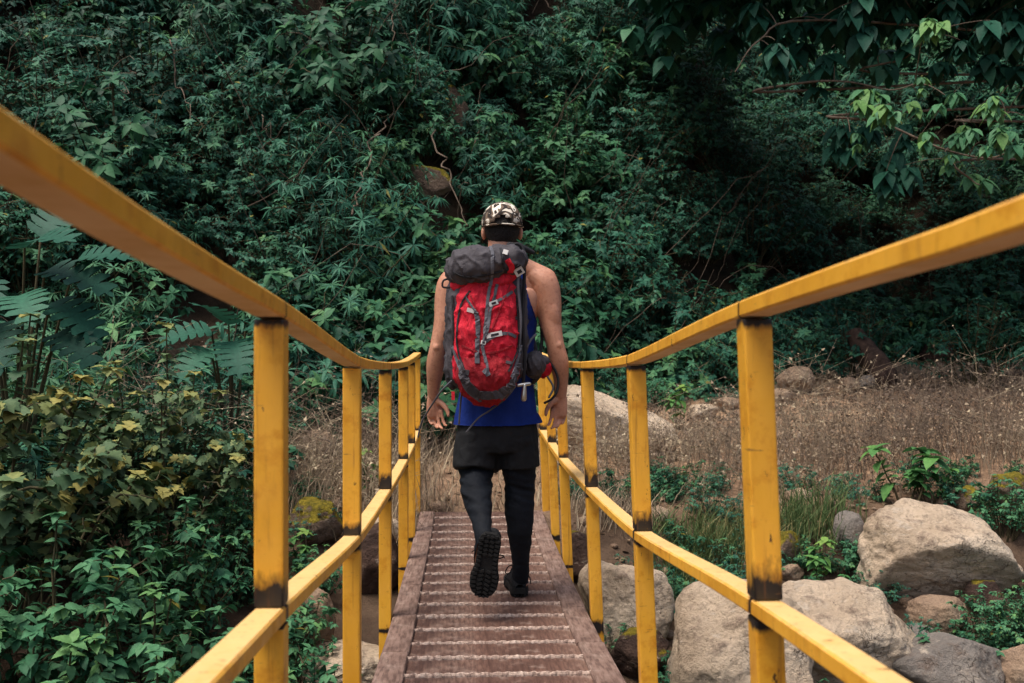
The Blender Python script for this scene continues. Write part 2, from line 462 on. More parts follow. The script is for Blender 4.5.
tag(BR, 'narrow sagging footbridge with yellow steel railings and rusty deck', 'footbridge')
def bpart(name, me, mat, org):
    o = link(name, me, mat, BR); o.location = Vector(org) - BR.location; return o
def bevel_box(sx, sy, z0, z1, bev=.004, lean=0.0, cuts=6):
    bm = bmesh.new()
    bmesh.ops.create_cube(bm, size=1)
    for v in bm.verts:
        v.co = Vector((v.co.x * sx, v.co.y * sy, z0 + (v.co.z + .5) * (z1 - z0)))
    bmesh.ops.bevel(bm, geom=list(bm.edges), offset=bev, segments=2, affect='EDGES', profile=.6)
    for v in bm.verts: v.co.x -= lean * v.co.z
    me = bpy.data.meshes.new('post'); bm.to_mesh(me); bm.free()
    return me
PW = .053; RH = .031; MID = .552
LEAN = {-1: 0.0, 1: .040}
up_me = {s: bevel_box(PW, PW, .003, MID - RH - .003, lean=LEAN[s]) for s in (-1, 1)}
lo_me = {s: bevel_box(PW, PW, 0, .80, lean=LEAN[s]) for s in (-1, 1)}
SIDE_X = {-1: XL, 1: XR}
for s in (-1, 1):
    X = SIDE_X[s]
    for y in POST_Y:
        zt = EYE + rail_z(s, y)
        zm = zt - MID
        x_mid = X + LEAN[s] * MID
        bpart('post', up_me[s], M['paint_upper'], (x_mid, y, zm + RH / 2))
        xb = x_mid + LEAN[s] * .83
        bpart('post', lo_me[s], M['paint_lower'], (xb, y, zm - RH / 2 - .803))
    ys = [-1.6] + POST_Y + ([7.2])
    for name, off, mat in (('top_rail', 0.0, 'paint_rail'), ('middle_rail', -MID, 'paint_mid')):
        for a, b in zip(ys[:-1], ys[1:]):
            b2 = b - .002
            xm = X - LEAN[s] * off
            vs, fs = [], []
            n = 8
            bev = .004
            prof = [(-PW / 2, -RH / 2 + bev), (-PW / 2, RH / 2 - bev), (-PW / 2 + bev, RH / 2), (PW / 2 - bev, RH / 2),
                    (PW / 2, RH / 2 - bev), (PW / 2, -RH / 2 + bev), (PW / 2 - bev, -RH / 2), (-PW / 2 + bev, -RH / 2)]
            for k in range(n + 1):
                yy = a + (b2 - a) * k / n
                # a bar bent only gently between its welds
                bar = rail_z(s, a) + (rail_z(s, b) - rail_z(s, a)) * k / n
                zz = EYE + .35 * bar + .65 * rail_z(s, yy) + off
                for dx, dz in prof: vs.append((xm + dx, yy, zz + dz))
            for k in range(n):
                for q in range(8):
                    q2 = (q + 1) % 8
                    fs.append((k * 8 + q, k * 8 + q2, (k + 1) * 8 + q2, (k + 1) * 8 + q))
            fs.append(tuple(range(7, -1, -1))); fs.append(tuple(n * 8 + q for q in range(8)))
            org = Vector((xm, a, EYE + rail_z(s, a) + off))
            bpart(name, mesh_from([Vector(v) - org for v in vs], fs, False, name, [1 if i < n * 8 and i % 8 == 6 else 0 for i in range(len(fs))]), [M[mat], M['bounce_under']], org)

# deck: grating planks between two edge strips
SW = .104; PITCH = .222
px0, px1 = XDL + SW - .01, XDR - SW + .01
def plank_mesh(seed):
    r = random.Random(seed)
    n = 96; W = px1 - px0
    prof = [(0, -.03, 1), (0, .004, 1), (.002, .012, 1), (.012, .012, 1), (.016, -.006, 0), (.034, -.006, 0), (.05, .0, 0), (.10, .0, 0), (.16, .0, 0),
            (PITCH - .004, .0, 0), (PITCH - .004, -.03, 0)]
    vs, fs, mi = [], [], []
    for k in range(n + 1):
        x = -W / 2 + W * k / n
        ser = (.5 + .5 * math.cos(k * 2 * PI / 6)) * .0032 + r.uniform(-.0014, .0014)
        rib = .0013 * math.cos(k * 2 * PI / 4)
        for j, (y, z, lip) in enumerate(prof):
            yy = y + (ser - .004 if 1 <= j <= 4 else 0) + (.0 if j else 0)
            zz = z + (rib if 6 <= j <= 9 else 0) + (-.0022 * (1 - ser / .0032) if j in (2, 3) else 0)
            vs.append((x, yy, zz))
    m = len(prof)
    for k in range(n):
        for j in range(m - 1):
            fs.append((k * m + j, (k + 1) * m + j, (k + 1) * m + j + 1, k * m + j + 1)); mi.append(1 if j in (0, 1, 2, 3) else 0)
    return mesh_from(vs, fs, False, 'plank', mi)
pl = [plank_mesh(k) for k in range(4)]
y = -1.6; k = 0
while y < 6.98:
    o = bpart('deck_plank', pl[k % 4], [M['plank'], M['lip']], ((px0 + px1) / 2 + random.uniform(-.003, .003), y, deck_z(y) - .004 + random.uniform(-.002, .002)))
    o.rotation_euler = (math.atan((deck_z(y + PITCH) - deck_z(y)) / PITCH), random.uniform(-.004, .004), random.uniform(-.004, .004))
    y += PITCH; k += 1
for s, xa, xb in ((-1, XDL, XDL + SW), (1, XDR - SW, XDR)):
    y = -1.6 + (.1 if s > 0 else 0)
    while y < 7.0:
        y2 = min(y + .6, 7.02) - .003
        g = Geo(); n = 5; vs = []; fs = []
        j = random.uniform(-.003, .003)
        prof = [(xa + j, -.05), (xa + j, .008), (xa + j + .004, .012), (xb + j - .004, .012), (xb + j, .008), (xb + j, -.05)]
        for q in range(n + 1):
            yy = y + (y2 - y) * q / n
            for x, z in prof: vs.append((x, yy, deck_z(yy) + z + random.uniform(-.001, .001)))
        for q in range(n):
            for p_ in range(5): fs.append((q * 6 + p_, q * 6 + p_ + 1, (q + 1) * 6 + p_ + 1, (q + 1) * 6 + p_))
        fs.append(tuple(range(6))); fs.append(tuple(n * 6 + q for q in range(5, -1, -1)))
        org = Vector((xa, y, deck_z(y)))
        bpart('edge_strip', mesh_from([Vector(v) - org for v in vs], fs, False, 'edge_strip'), M['strip'], org)
        y += .6
    g = Geo()
    xs = (xa + xb) / 2
    pts = [(xs, yy, deck_z(yy) - .115) for yy in np.linspace(-1.6, 7.0, 14)]
    vs, fs = sweep(pts, [(.03, .055)] * len(pts), n=12, sub=1, ref=(0, 0, 1), power=8, cap=False); g.add(vs, fs)
    bpart('girder', g.mesh(False, origin=(xs, 0, deck_z(0))), M['steel'], (xs, 0, deck_z(0)))
# ------------------------------------------------------------------ the walker
YM = 4.72                                              # distance of the man along the bridge
def Q(px, py, yl=0.0):
    """point on the sight line px,py at the man's depth + yl"""
    r = ray(px, py); t = (YM + yl) / r.y
    return Vector((0, 0, EYE)) + r * t
ROOT = Q(498, 597); ROOT.z = deck_z(YM)

def skinmat():
    m = Mat('tanned skin', .5, .35)
    t = m.ramp(m.noise(9, 5, .6), [(.3, srgb(164, 114, 90)), (.7, srgb(196, 144, 118))])
    t = m.mix(m.ramp(m.noise(70, 4, .6), [(.5, BLK), (.72, (.6,) * 3)]), t, srgb(138, 84, 66))
    t = m.mix(m.ramp(m.noise(16, 6, .7), [(.5, BLK), (.7, (.5,) * 3)]), t, srgb(196, 136, 108))
    m.color(t); m.b.inputs['Subsurface Weight'].default_value = .08
    m.b.inputs['Subsurface Radius'].default_value = (.02, .008, .004)
    m.bump(m.noise(110, 5, .7), .2, .003); m.link(m.ramp(m.noise(20, 5), [(.3, (.34,) * 3), (.7, (.58,) * 3)]), m.b.inputs['Roughness']); return m.m
M['skin'] = skinmat()
def cloth(name, a, b, rough=.8, fold=.35, sc=10, spec=.2, weave=420):
    m = Mat(name, rough, spec)
    m.color(m.ramp(m.noise(6, 5, .6), [(.3, a), (.7, b)]))
    h = m.math('ADD', m.noise(sc, 4, .55, None, .6), m.math('MULTIPLY', m.noise(weave, 2), .08))
    m.bump(h, fold, .03); return m.m
M['tank'] = cloth('royal blue jersey', srgb(10, 34, 100), srgb(20, 50, 130), .75, .5, 9)
M['shorts'] = cloth('black shorts cloth', srgb(20, 21, 23), srgb(36, 37, 39), .75, .45, 9)
M['leggings'] = cloth('black navy tights', srgb(17, 20, 25), srgb(27, 31, 38), .75, .45, 12, .15)
M['rubber'] = cloth('black rubber sole', srgb(20, 20, 20), srgb(40, 39, 38), .7, .2)
M['shoe'] = cloth('black shoe mesh', srgb(22, 23, 25), srgb(40, 41, 43), .75, .25, 40)
M['hair'] = cloth('short black hair', srgb(14, 12, 11), srgb(32, 27, 24), .6, .7, 90, .3)
M['lace'] = cloth('black laces', srgb(16, 16, 17), srgb(30, 30, 32))
m = Mat('camouflage cotton', .85, .15)
t = m.ramp(m.noise(13, 1.5, .5, None, .8), [(.0, srgb(214, 204, 188)), (.38, srgb(52, 46, 42)), (.47, srgb(108, 92, 78)), (.54, srgb(222, 212, 196)), (.60, srgb(56, 49, 44)), (.70, srgb(150, 134, 116))], 'CONSTANT')
m.color(t); m.bump(m.noise(300, 2), .15, .003); M['camo'] = m.m

PERSON = empty('person', ROOT)
tag(PERSON, 'man in camouflage cap, blue tank top and black shorts walking away along the footbridge', 'person')

body = Geo()
def bsw(pts, rad, n=20, sub=4, ref=(0, 1, 0)):
    vs, fs = sweep(pts, rad, n, sub, ref); body.add(vs, fs)
# torso
bsw([Q(499, 258), Q(498, 272), Q(498, 292), Q(498, 318), Q(497, 352, -.01), Q(497, 385, -.01), Q(496, 412), Q(496, 434), Q(497, 446)],
    [(.075, .06), (.135, .08), (.178, .105), (.182, .118), (.160, .108), (.150, .102), (.165, .112), (.172, .12), (.12, .08)], 28)
# neck, trapezius, skull, jaw, ears, nose
bsw([Q(500, 268), Q(501, 252, .0), Q(502, 236, .015)], [.078, .064, .066])
for s, sx in ((-1, 452), (1, 546)):
    bsw([Q(500 + s * 6, 257), Q(500 + s * 22, 267), Q(sx, 279)], [.055, .050, .052])
HC = Q(502, 226, .02)
body.add(*ellipsoid(HC, (.080, .100, .108)))
body.add(*ellipsoid(HC + Vector((0, .04, -.065)), (.062, .062, .06)))
body.add(*ellipsoid(HC + Vector((0, .100, -.03)), (.014, .022, .026)))
body.add(*ellipsoid(HC + Vector((0, .085, -.07)), (.028, .018, .012)))
for s in (-1, 1):
    body.add(*ellipsoid(HC + Vector((s * .087, -.004, -.034)), (.012, .022, .034), Matrix.Rotation(s * .25, 3, 'Z')))
    body.add(*ellipsoid(HC + Vector((s * .032, .085, .012)), (.018, .012, .010)))
# arms
bsw([Q(536, 277, -.005), Q(544, 284, -.01), Q(548, 300, -.015), Q(550.5, 322, -.03), Q(555, 344, -.045), Q(559, 362, -.035), Q(561, 380, -.015), Q(561, 395, .0)],
    [.058, .068, .064, .053, .043, .046, .035, .027], 18)
bsw([Q(460, 277, -.005), Q(452, 284, -.0), Q(448, 300, .0), Q(445, 322, -.01), Q(439, 346, -.01), Q(436, 364, .02), Q(434, 381, .05), Q(433, 396, .08)],
    [.058, .068, .064, .053, .043, .046, .035, .027], 18)
# shoulder blades, spine line and upper-arm muscle
for s in (-1, 1):
    body.add(*ellipsoid(Q(498 + s * 27, 305, -.085), (.055, .030, .085), Matrix.Rotation(s * .35, 3, 'Y')))
body.add(*ellipsoid(Q(552.5, 316, -.055), (.036, .030, .085), Matrix.Rotation(-.12, 3, 'Y')))
body.add(*ellipsoid(Q(446, 316, -.035), (.036, .030, .085), Matrix.Rotation(.12, 3, 'Y')))
body.add(*ellipsoid(Q(558.5, 345, -.075), (.017, .016, .022)))
body.add(*ellipsoid(Q(436.5, 347, -.042), (.017, .016, .022)))
# hands: flat palm, four separate curled fingers, thumb at the side of the palm
def hand(s, wrist, ax_down, ax_out, ax_back):
    """ax_down along the hand, ax_out across the palm away from the thumb, ax_back towards the palm side"""
    D, O, B = ax_down.normalized(), ax_out.normalized(), ax_back.normalized()
    W = lambda d, o, b: wrist + D * d + O * o + B * b
    bsw([W(-.01, 0, 0), W(.025, 0, 0), W(.06, -.002, .002), W(.092, .0, .006)], [(.026, .019), (.036, .017), (.044, .015), (.043, .012)], 14, 3, ref=B)
    for o, L, dz in ((-.034, .070, .092), (-.0115, .080, .098), (.0115, .075, .096), (.034, .058, .088)):
        curl = .35
        p = [W(dz - .022, o, .004)]; a = curl; q = W(dz, o * 1.04, .006); p.append(q)
        for seg in (.45, .32, .26):
            q = q + (D * math.cos(a) + B * math.sin(a)) * (L * seg); p.append(q); a += .55
        bsw(p, [.0085, .0088, .0082, .0076, .0064], 10, 2, ref=O)
    p = [W(.022, -.026, .004), W(.045, -.048, .014), W(.070, -.058, .026), W(.092, -.056, .038)]
    bsw(p, [.014, .0135, .0108, .0085], 10, 3, ref=B)
hand(1, Q(561, 396, .0), Vector((-.12, .04, -1)), Vector((.9, .35, -.1)), Vector((-.35, -.9, 0)))
hand(-1, Q(433, 397, .08), Vector((.10, .10, -1)), Vector((-.9, .35, -.08)), Vector((.35, -.9, 0)))
# legs and feet
bsw([Q(517, 428), Q(518, 448), Q(519, 470, .005), Q(519.5, 490, .012), Q(519.5, 508, -.008), Q(520, 532, -.008), Q(520.5, 556, .03), Q(520.5, 577, .07)],
    [.092, .090, .078, .064, .066, .054, .038, .035], 20)
bsw([Q(520.5, 583, .10), Q(519, 589, .16), Q(516, 591, .24)], [(.034, .04), (.04, .03), (.036, .018)], 14, 3, ref=(0, 0, 1))
bsw([Q(479, 428), Q(477, 448, -.01), Q(476, 466, -.02), Q(476, 478, -.05), Q(476.5, 490, -.14), Q(479, 507, -.24), Q(482, 524, -.33), Q(483.5, 536, -.40)],
    [.092, .090, .080, .070, .066, .054, .037, .034], 20)
bsw([Q(485, 540, -.41), Q(484, 556, -.385), Q(482, 578, -.37)], [(.034, .04), (.04, .03), (.036, .018)], 14, 3)
bme = voxel(body, .0044, 5)
BV = BVHTree.FromPolygons([v.co.copy() for v in bme.vertices], [tuple(p.vertices) for p in bme.polygons])

def shell(select, offset, smooth=6, thick=.004):
    """cloth cut out of the body's own surface and pushed outwards"""
    nv = len(bme.vertices)
    keep = [select(bme.vertices[i].co) for i in range(nv)]
    bm = bmesh.new(); bm.from_mesh(bme); bm.verts.ensure_lookup_table(); bm.normal_update()
    nrm = [v.normal.copy() for v in bm.verts]
    for i, v in enumerate(bm.verts):
        if keep[i]:
            v.co += nrm[i] * offset(v.co)
    bmesh.ops.delete(bm, geom=[v for i, v in enumerate(bm.verts) if not keep[i]], context='VERTS')
    for _ in range(smooth):
        bmesh.ops.smooth_vert(bm, verts=[v for v in bm.verts], factor=.5, use_axis_x=True, use_axis_y=True, use_axis_z=True)
    bm.normal_update()
    rim = [e for e in bm.edges if e.is_boundary]
    ext = bmesh.ops.extrude_edge_only(bm, edges=rim)
    for v in [g for g in ext['geom'] if isinstance(g, bmesh.types.BMVert)]:
        v.co -= v.normal * thick * 1.5
    for f in bm.faces: f.smooth = True
    me = bpy.data.meshes.new('cloth'); bm.to_mesh(me); bm.free(); return me

ZR = ROOT.z; XC = ROOT.x
def zof(py): return Q(498, py).z
z_hem, z_sh = zof(424), zof(262)
def tank_sel(c):
    if c.z < zof(425) or c.z > zof(258): return False
    x = abs(c.x - XC - (.0 if c.z < 1.4 else .008)); f = (c.z - zof(330)) / (zof(262) - zof(330))
    if f < 0: return x < .195
    lim = .195 - .085 * min(1, f * 1.25) ** .7
    return x < lim and not (x < .055 and c.z > zof(270))
def tank_off(c):
    f = max(0, min(1, (zof(330) - c.z) / .45)); return .008 + .026 * f + .010 * f * noise.noise(Vector((c.x * 26, c.y * 26, c.z * 5)))
# the arms hang beside the torso: keep only what belongs to the trunk
def trunk_only(c): return tank_sel(c)
link('tank_top', shift_mesh(shell(trunk_only, tank_off, 8), -ROOT), M['tank'], PERSON)
def leg_sel(c):
    if c.z > zof(440): return False
    if abs(c.x - XC) > .205: return False
    rx = c.x - XC
    if rx > .012: return c.z > zof(588)
    # trailing leg: stop at its ankle
    a = Q(484, 541, -.40); k = Q(476, 478, -.05)
    return (c - a).dot((k - a).normalized()) > -.03 or c.z > zof(480)
link('leggings', shift_mesh(shell(leg_sel, lambda c: .006 + (.005 + .008 * math.exp(-((c.z - zof(486)) / .09) ** 2)) * max(-.35, noise.noise(Vector((c.x * 12, c.y * 12, c.z * 38 + c.x * 12)))) * (1 if c.z > zof(545) else .5), 3), -ROOT), M['leggings'], PERSON)
link('body', shift_mesh(bme, -ROOT), M['skin'], PERSON)

# shorts
g = Geo()
g.add(*sweep([Q(496.5, 420), Q(496.5, 434), Q(496, 444), Q(496, 450)], [(.190, .136), (.196, .146), (.198, .150), (.196, .145)], 28, 3, cap=False))
g.add(*sweep([Q(477.5, 438), Q(475.5, 456, -.02), Q(474.5, 470, -.035)], [(.106, .135), (.108, .130), (.104, .128)], 22, 3, cap=False))
g.add(*sweep([Q(515, 438), Q(517, 454, .0), Q(518, 467, .0)], [(.106, .132), (.104, .128), (.100, .124)], 22, 3, cap=False))
sm = voxel(g, .007, 3)
nrm = [v.normal.copy() for v in sm.vertices]
for v, n_ in zip(sm.vertices, nrm):                     # hanging folds
    v.co += n_ * (noise.noise(Vector((v.co.x * 15, v.co.y * 15, v.co.z * 3.5))) * .014 + noise.noise(v.co * 32) * .004)
link('shorts', shift_mesh(sm, -ROOT), M['shorts'], PERSON)

# hair and cap
hg = Geo()
vs, fs = ellipsoid(HC + Vector((0, -.005, -.005)), (.0855, .103, .110), None, 36, 24)
keep = []
for f in fs:
    c = sum((vs[i] for i in f), Vector()) / 4 - HC
    if c.z < .05 and c.z > -.078 and (c.y < .01 if c.z < -.03 else c.y < .05) and not (c.z < -.055 and c.y > -.03): keep.append(f)
hg.add(vs, keep); hm = hg.mesh(True)
for v in hm.vertices: v.co += (v.co - HC).normalized() * noise.noise(v.co * 60) * .004
link('hair', shift_mesh(hm, -ROOT), M['hair'], PERSON)
def cap_mesh():
    vs, fs = [], []
    n, mrow = 48, 14
    for j in range(mrow + 1):
        ph = (PI / 2) * j / mrow                        # 0 top, 90 deg rim
        for i in range(n):
            th = 2 * PI * i / n
            x, y = math.sin(ph) * math.cos(th), math.sin(ph) * math.sin(th)
            z = math.cos(ph) ** .8
            vs.append((x * .0985, y * .118, z * .120 - .002))
    for j in range(mrow):
        for i in range(n):
            i2 = (i + 1) % n
            c = [(vs[j * n + i][k] + vs[(j + 1) * n + i2][k]) / 2 for k in range(3)]
            if c[1] < 0 and ((c[0] / .042) ** 2 + ((c[2] + .004) / .034) ** 2) < 1 : continue     # opening above the strap
            fs.append((j * n + i, (j + 1) * n + i, (j + 1) * n + i2, j * n + i2))
    return vs, fs
g = Geo(); vs, fs = cap_mesh()
CB = HC + Vector((0, .0, -.004))
tilt = Matrix.Rotation(-.10, 3, 'X')
g.add([CB + tilt @ Vector(v) for v in vs], fs)
capm = g.mesh(True)
cap = link('cap', shift_mesh(capm, -ROOT), M['camo'], PERSON)
sol = cap.modifiers.new('thickness', 'SOLIDIFY'); sol.thickness = .004; sol.offset = -1
g = Geo()
pts = [CB + tilt @ Vector((.1 * math.cos(a), .119 * math.sin(a), -.012)) for a in np.linspace(PI * 1.14, PI * 1.86, 15)]
g.add(*sweep(pts, [(.012, .003)] * 15, 8, 1, ref=(0, 0, 1), power=6))
g.add([v for v in g.v], [])
strapm = g.mesh(True); link('cap_strap', shift_mesh(strapm, -ROOT), M['camo'], cap)
g = Geo(); vs = []; fs = []
for i, a in enumerate(np.linspace(.25, PI - .25, 17)):
    for r_, dz in ((1.0, 0), (1.35, -.006), (1.62, -.022)):
        vs.append(CB + tilt @ Vector((.097 * math.cos(a) * (1 + (r_ - 1) * .1), .116 * math.sin(a) * r_, -.002 + dz)))
for i in range(16):
    for k in range(2): fs.append((i * 3 + k, i * 3 + k + 1, (i + 1) * 3 + k + 1, (i + 1) * 3 + k))
g.add(vs, fs); br = link('cap_brim', shift_mesh(g.mesh(True), -ROOT), M['camo'], cap)
sol = br.modifiers.new('thickness', 'SOLIDIFY'); sol.thickness = .004
g = Geo(); g.add(*ellipsoid(CB + tilt @ Vector((0, 0, .119)), (.007, .007, .004), None, 10, 6))
link('cap_button', shift_mesh(g.mesh(), -ROOT), M['camo'], cap)

# shoes
def shoe(name, mat4):
    r = random.Random(5)
    L = .285
    def half(t):                                        # outline half-width along the sole
        return np.interp(t, [0, .04, .12, .3, .5, .68, .85, .95, 1.0], [.018, .030, .038, .036, .038, .050, .047, .034, .014])
    up = Geo()
    st = [(.02, .030, .045, .075), (.07, .038, .052, .098), (.14, .038, .046, .100), (.20, .040, .040, .085), (.25, .042, .034, .062), (.5 * .5 + .0, .046, .03, .052)]
    ring = []
    vs, fs = [], []
    S = [(.004, .020, .05), (.02, .032, .088), (.06, .038, .100), (.10, .038, .102), (.13, .040, .094), (.17, .046, .074), (.21, .049, .058), (.25, .045, .048), (.275, .030, .038), (.284, .014, .028)]
    n = 16
    for yv, wv, hv in S:
        for k in range(n):
            a = 2 * PI * k / n
            x = math.copysign(abs(math.cos(a)) ** .75, math.cos(a)) * wv * (1 if math.sin(a) < .2 else 1 - .25 * math.sin(a))
            z = .022 + (hv - .022) * (.5 + .5 * math.copysign(abs(math.sin(a)) ** .8, math.sin(a)))
            vs.append((x, yv, z))
    for j in range(len(S) - 1):
        for k in range(n):
            k2 = (k + 1) % n; fs.append((j * n + k, j * n + k2, (j + 1) * n + k2, (j + 1) * n + k))
    fs.append(tuple(range(n))); fs.append(tuple((len(S) - 1) * n + k for k in range(n - 1, -1, -1)))
    up.add([mat4 @ Vector(v) for v in vs], fs)
    up.add([mat4 @ Vector(v) for v in ellipsoid((0, .035, .098), (.036, .042, .018), None, 18, 8)[0]], ellipsoid((0, 0, 0), (1, 1, 1), None, 18, 8)[1])
    o = link(name, shift_mesh(up.mesh(True), -ROOT), M['shoe'], PERSON)
    so_ = Geo(); vs, fs = [], []
    T = np.linspace(0, 1, 22)
    for t in T:
        h = float(half(t)) + .004; bow = .012 * max(0, (t - .75) / .25) ** 2 + .004 * max(0, (.1 - t) / .1)
        for x, z in ((-h, .006 + bow), (-h * 1.03, .018 + bow), (-h, .032 + bow), (h, .032 + bow), (h * 1.03, .018 + bow), (h, .006 + bow)):
            vs.append((x, t * L - .006, z))
    for j in range(len(T) - 1):
        for k in range(6):
            k2 = (k + 1) % 6; fs.append((j * 6 + k, (j + 1) * 6 + k, (j + 1) * 6 + k2, j * 6 + k2))
    fs.append(tuple(range(5, -1, -1))); fs.append(tuple((len(T) - 1) * 6 + k for k in range(6)))
    so_.add([mat4 @ Vector(v) for v in vs], fs)
    for t in np.linspace(.03, .97, 15):                 # chunky lugs
        h = float(half(t)); bow = .012 * max(0, (t - .75) / .25) ** 2
        for q in (-.82, -.28, .28, .82):
            if t in (0,) : continue
            if abs(q) < .5 and .36 < t < .56: continue
            c = Vector((q * h, t * L - .006 + (.004 if abs(q) < .5 else 0), .002 + bow))
            b = Geo(); b.box((0, 0, 0), (h * .42, .011, .012), Matrix.Rotation(.5 * (1 if q > 0 else -1) * (1 if abs(q) < .5 else .4), 3, 'Z'))
            so_.add([mat4 @ (v + c) for v in b.v], b.f)
    s = link('sole', shift_mesh(so_.mesh(False), -ROOT), M['rubber'], o)
    lc = Geo()
    for k in range(5):
        yv = .13 + k * .022; zz = .098 - k * .0105
        lc.add(*sweep([mat4 @ Vector((-.026, yv, zz - .006)), mat4 @ Vector((0, yv + .006, zz + .004)), mat4 @ Vector((.026, yv, zz - .006))], [.003] * 3, 6, 3))
    for sx in (-1, 1):
        lc.add(*sweep([mat4 @ Vector((0, .125, .104)), mat4 @ Vector((sx * .035, .115, .112)), mat4 @ Vector((sx * .055, .11, .085)), mat4 @ Vector((sx * .042, .118, .075)), mat4 @ Vector((sx * .004, .125, .102))], [.0028] * 5, 6, 4))
        lc.add(*sweep([mat4 @ Vector((0, .125, .102)), mat4 @ Vector((sx * .05, .10, .07)), mat4 @ Vector((sx * .062, .095, .03))], [.0026] * 3, 6, 4))
    link('lace', shift_mesh(lc.mesh(True), -ROOT), M['lace'], o)
hr = Q(520, 597, .035); hr.z = deck_z(hr.y) + .005
shoe('shoe', Matrix.Translation(hr) @ Matrix.Rotation(.06, 4, 'Z') @ Matrix.Scale(1.06, 4))
R3 = Matrix(((1, 0, 0), (0, 0, 1), (0, -1, 0)))        # toe down, sole to the back
hl = Q(490.5, 536, -.475)
shoe('shoe', Matrix.Translation(hl) @ (Matrix.Rotation(.16, 3, 'Y') @ Matrix.Rotation(-.12, 3, 'Z') @ Matrix.Rotation(.14, 3, 'X') @ R3).to_4x4() @ Matrix.Diagonal((1.15, 1.0, 1.0, 1.0)))

# ------------------------------------------------------------------ the backpack
def pack_cloth(name, a, b, rough, fold, sc):
    m = Mat(name, rough, .25)
    c = m.ramp(m.noise(5, 6, .65), [(.3, a), (.7, b)])
    c = m.mix(m.ramp(m.noise(13, 7, .75), [(.52, BLK), (.72, (.6,) * 3)]), c, srgb(104, 30, 32))
    m.color(c); h = m.math('ADD', m.noise(sc, 5, .6, (1, 1, .55), 1.2), m.math('MULTIPLY', m.noise(420, 2), .08))
    m.bump(h, .75, .035); return m.m
M['pk_grey'] = cloth('charcoal pack cloth', srgb(54, 52, 56), srgb(80, 76, 80), .75, .5, 12)
M['pk_red'] = pack_cloth('red pack cloth', srgb(182, 22, 42), srgb(222, 38, 60), .65, .55, 11)
M['pk_dark'] = pack_cloth('dark red pack cloth', srgb(118, 18, 28), srgb(168, 26, 38), .7, .5, 12)
M['web'] = cloth('grey webbing strap', srgb(72, 72, 78), srgb(104, 104, 110), .8, .1)
M['web_black'] = cloth('black webbing', srgb(28, 28, 30), srgb(48, 48, 52), .8, .1)
M['buckle'] = cloth('pale plastic buckle', srgb(168, 166, 164), srgb(206, 204, 200), .4, .05)
m = Mat('brushed steel', .3, .5); m.b.inputs['Metallic'].default_value = 1; m.color(srgb(190, 188, 182)); M['metal'] = m.m
PK = empty('backpack', Q(488, 400, -.25))
tag(PK, 'red and charcoal hiking backpack with hanging straps on the walker\'s back', 'backpack')
def ppart(name, me, mat, parent=None, label=None):
    o = link(name, shift_mesh(me, -Vector(PK.location)), mat, parent or PK)
    return o
def Z1(zx, zy, yl): return Q(400 + zx / 2.845, 180 + zy / 2.845, yl)
def wrinkle(me, amp, sc, seed=0):
    amp *= 1.25
    nrm = [v.normal.copy() for v in me.vertices]
    for v, n_ in zip(me.vertices, nrm):
        p = v.co * sc + Vector((seed, 0, 0)); p.z *= .8
        crease = 1 - abs(noise.noise(Vector((p.x * .9 + p.z * .5, p.y, p.z * .45 - p.x * .3)) * 1.5 + Vector((9, 3, seed)))) * 2.2
        v.co += n_ * (noise.noise(p) * amp * .8 + noise.noise(p * 2.3) * amp * .4 + max(0, crease) ** 3 * amp * .9)
    return me
hits = []
def reg(me):
    hits.append(BVHTree.FromPolygons([v.co.copy() for v in me.vertices], [tuple(p.vertices) for p in me.polygons])); return me
g = Geo()
g.add(*sweep([Z1(254, 266, -.22), Z1(249, 310, -.235), Z1(246, 380, -.24), Z1(246, 470, -.245), Z1(246, 550, -.24), Z1(250, 582, -.235)],
             [(.140, .08), (.172, .115), (.180, .125), (.180, .130), (.166, .12), (.12, .07)], 28, 5, power=2.7))
mb = wrinkle(voxel(g, .008, 3), .010, 14)
reg(mb); ppart('main_body', mb, M['pk_grey'])
g = Geo()
g.add(*sweep([Z1(262, 300, -.31), Z1(250, 350, -.335), Z1(246, 420, -.345), Z1(246, 490, -.345), Z1(246, 550, -.33), Z1(248, 596, -.30)],
             [(.108, .055), (.128, .062), (.138, .066), (.138, .066), (.138, .062), (.105, .05)], 28, 5, power=2.4))
mf = wrinkle(voxel(g, .006, 3), .010, 17, 5)
reg(mf); ppart('front_panel', mf, M['pk_red'])
g = Geo()
g.add(*sweep([Z1(248, 500, -.375), Z1(246, 545, -.385), Z1(248, 590, -.365), Z1(250, 622, -.325)], [(.10, .035), (.128, .045), (.118, .045), (.07, .035)], 26, 5, power=2.4))
mp = wrinkle(voxel(g, .006, 3), .007, 19, 9)
reg(mp); ppart('front_pocket', mp, M['pk_dark'])
g = Geo()
g.add(*sweep([Z1(196, 292, -.335), Z1(225, 302, -.345), Z1(275, 288, -.345), Z1(312, 262, -.33), Z1(322, 238, -.32)], [.030, .036, .038, .036, .026], 18, 4, ref=(0, 0, 1)))
g.add(*sweep([Z1(160, 300, -.30), Z1(196, 292, -.335)], [.026, .030], 18, 4, ref=(0, 0, 1)))
ml = wrinkle(voxel(g, .006, 3), .006, 22, 2); reg(ml); ppart('lid_underside', ml, M['pk_red'])
g = Geo()
g.add(*sweep([Z1(176, 254, -.29), Z1(192, 250, -.31), Z1(225, 245, -.325), Z1(268, 236, -.325), Z1(300, 230, -.31), Z1(318, 228, -.29)],
             [(.066, .08), (.082, .10), (.086, .115), (.070, .095), (.070, .10), (.048, .08)], 24, 5, ref=(0, 1, 0), power=2.3))
mlid = wrinkle(voxel(g, .006, 3), .010, 15, 7)
reg(mlid); lid = ppart('lid', mlid, M['pk_grey'])
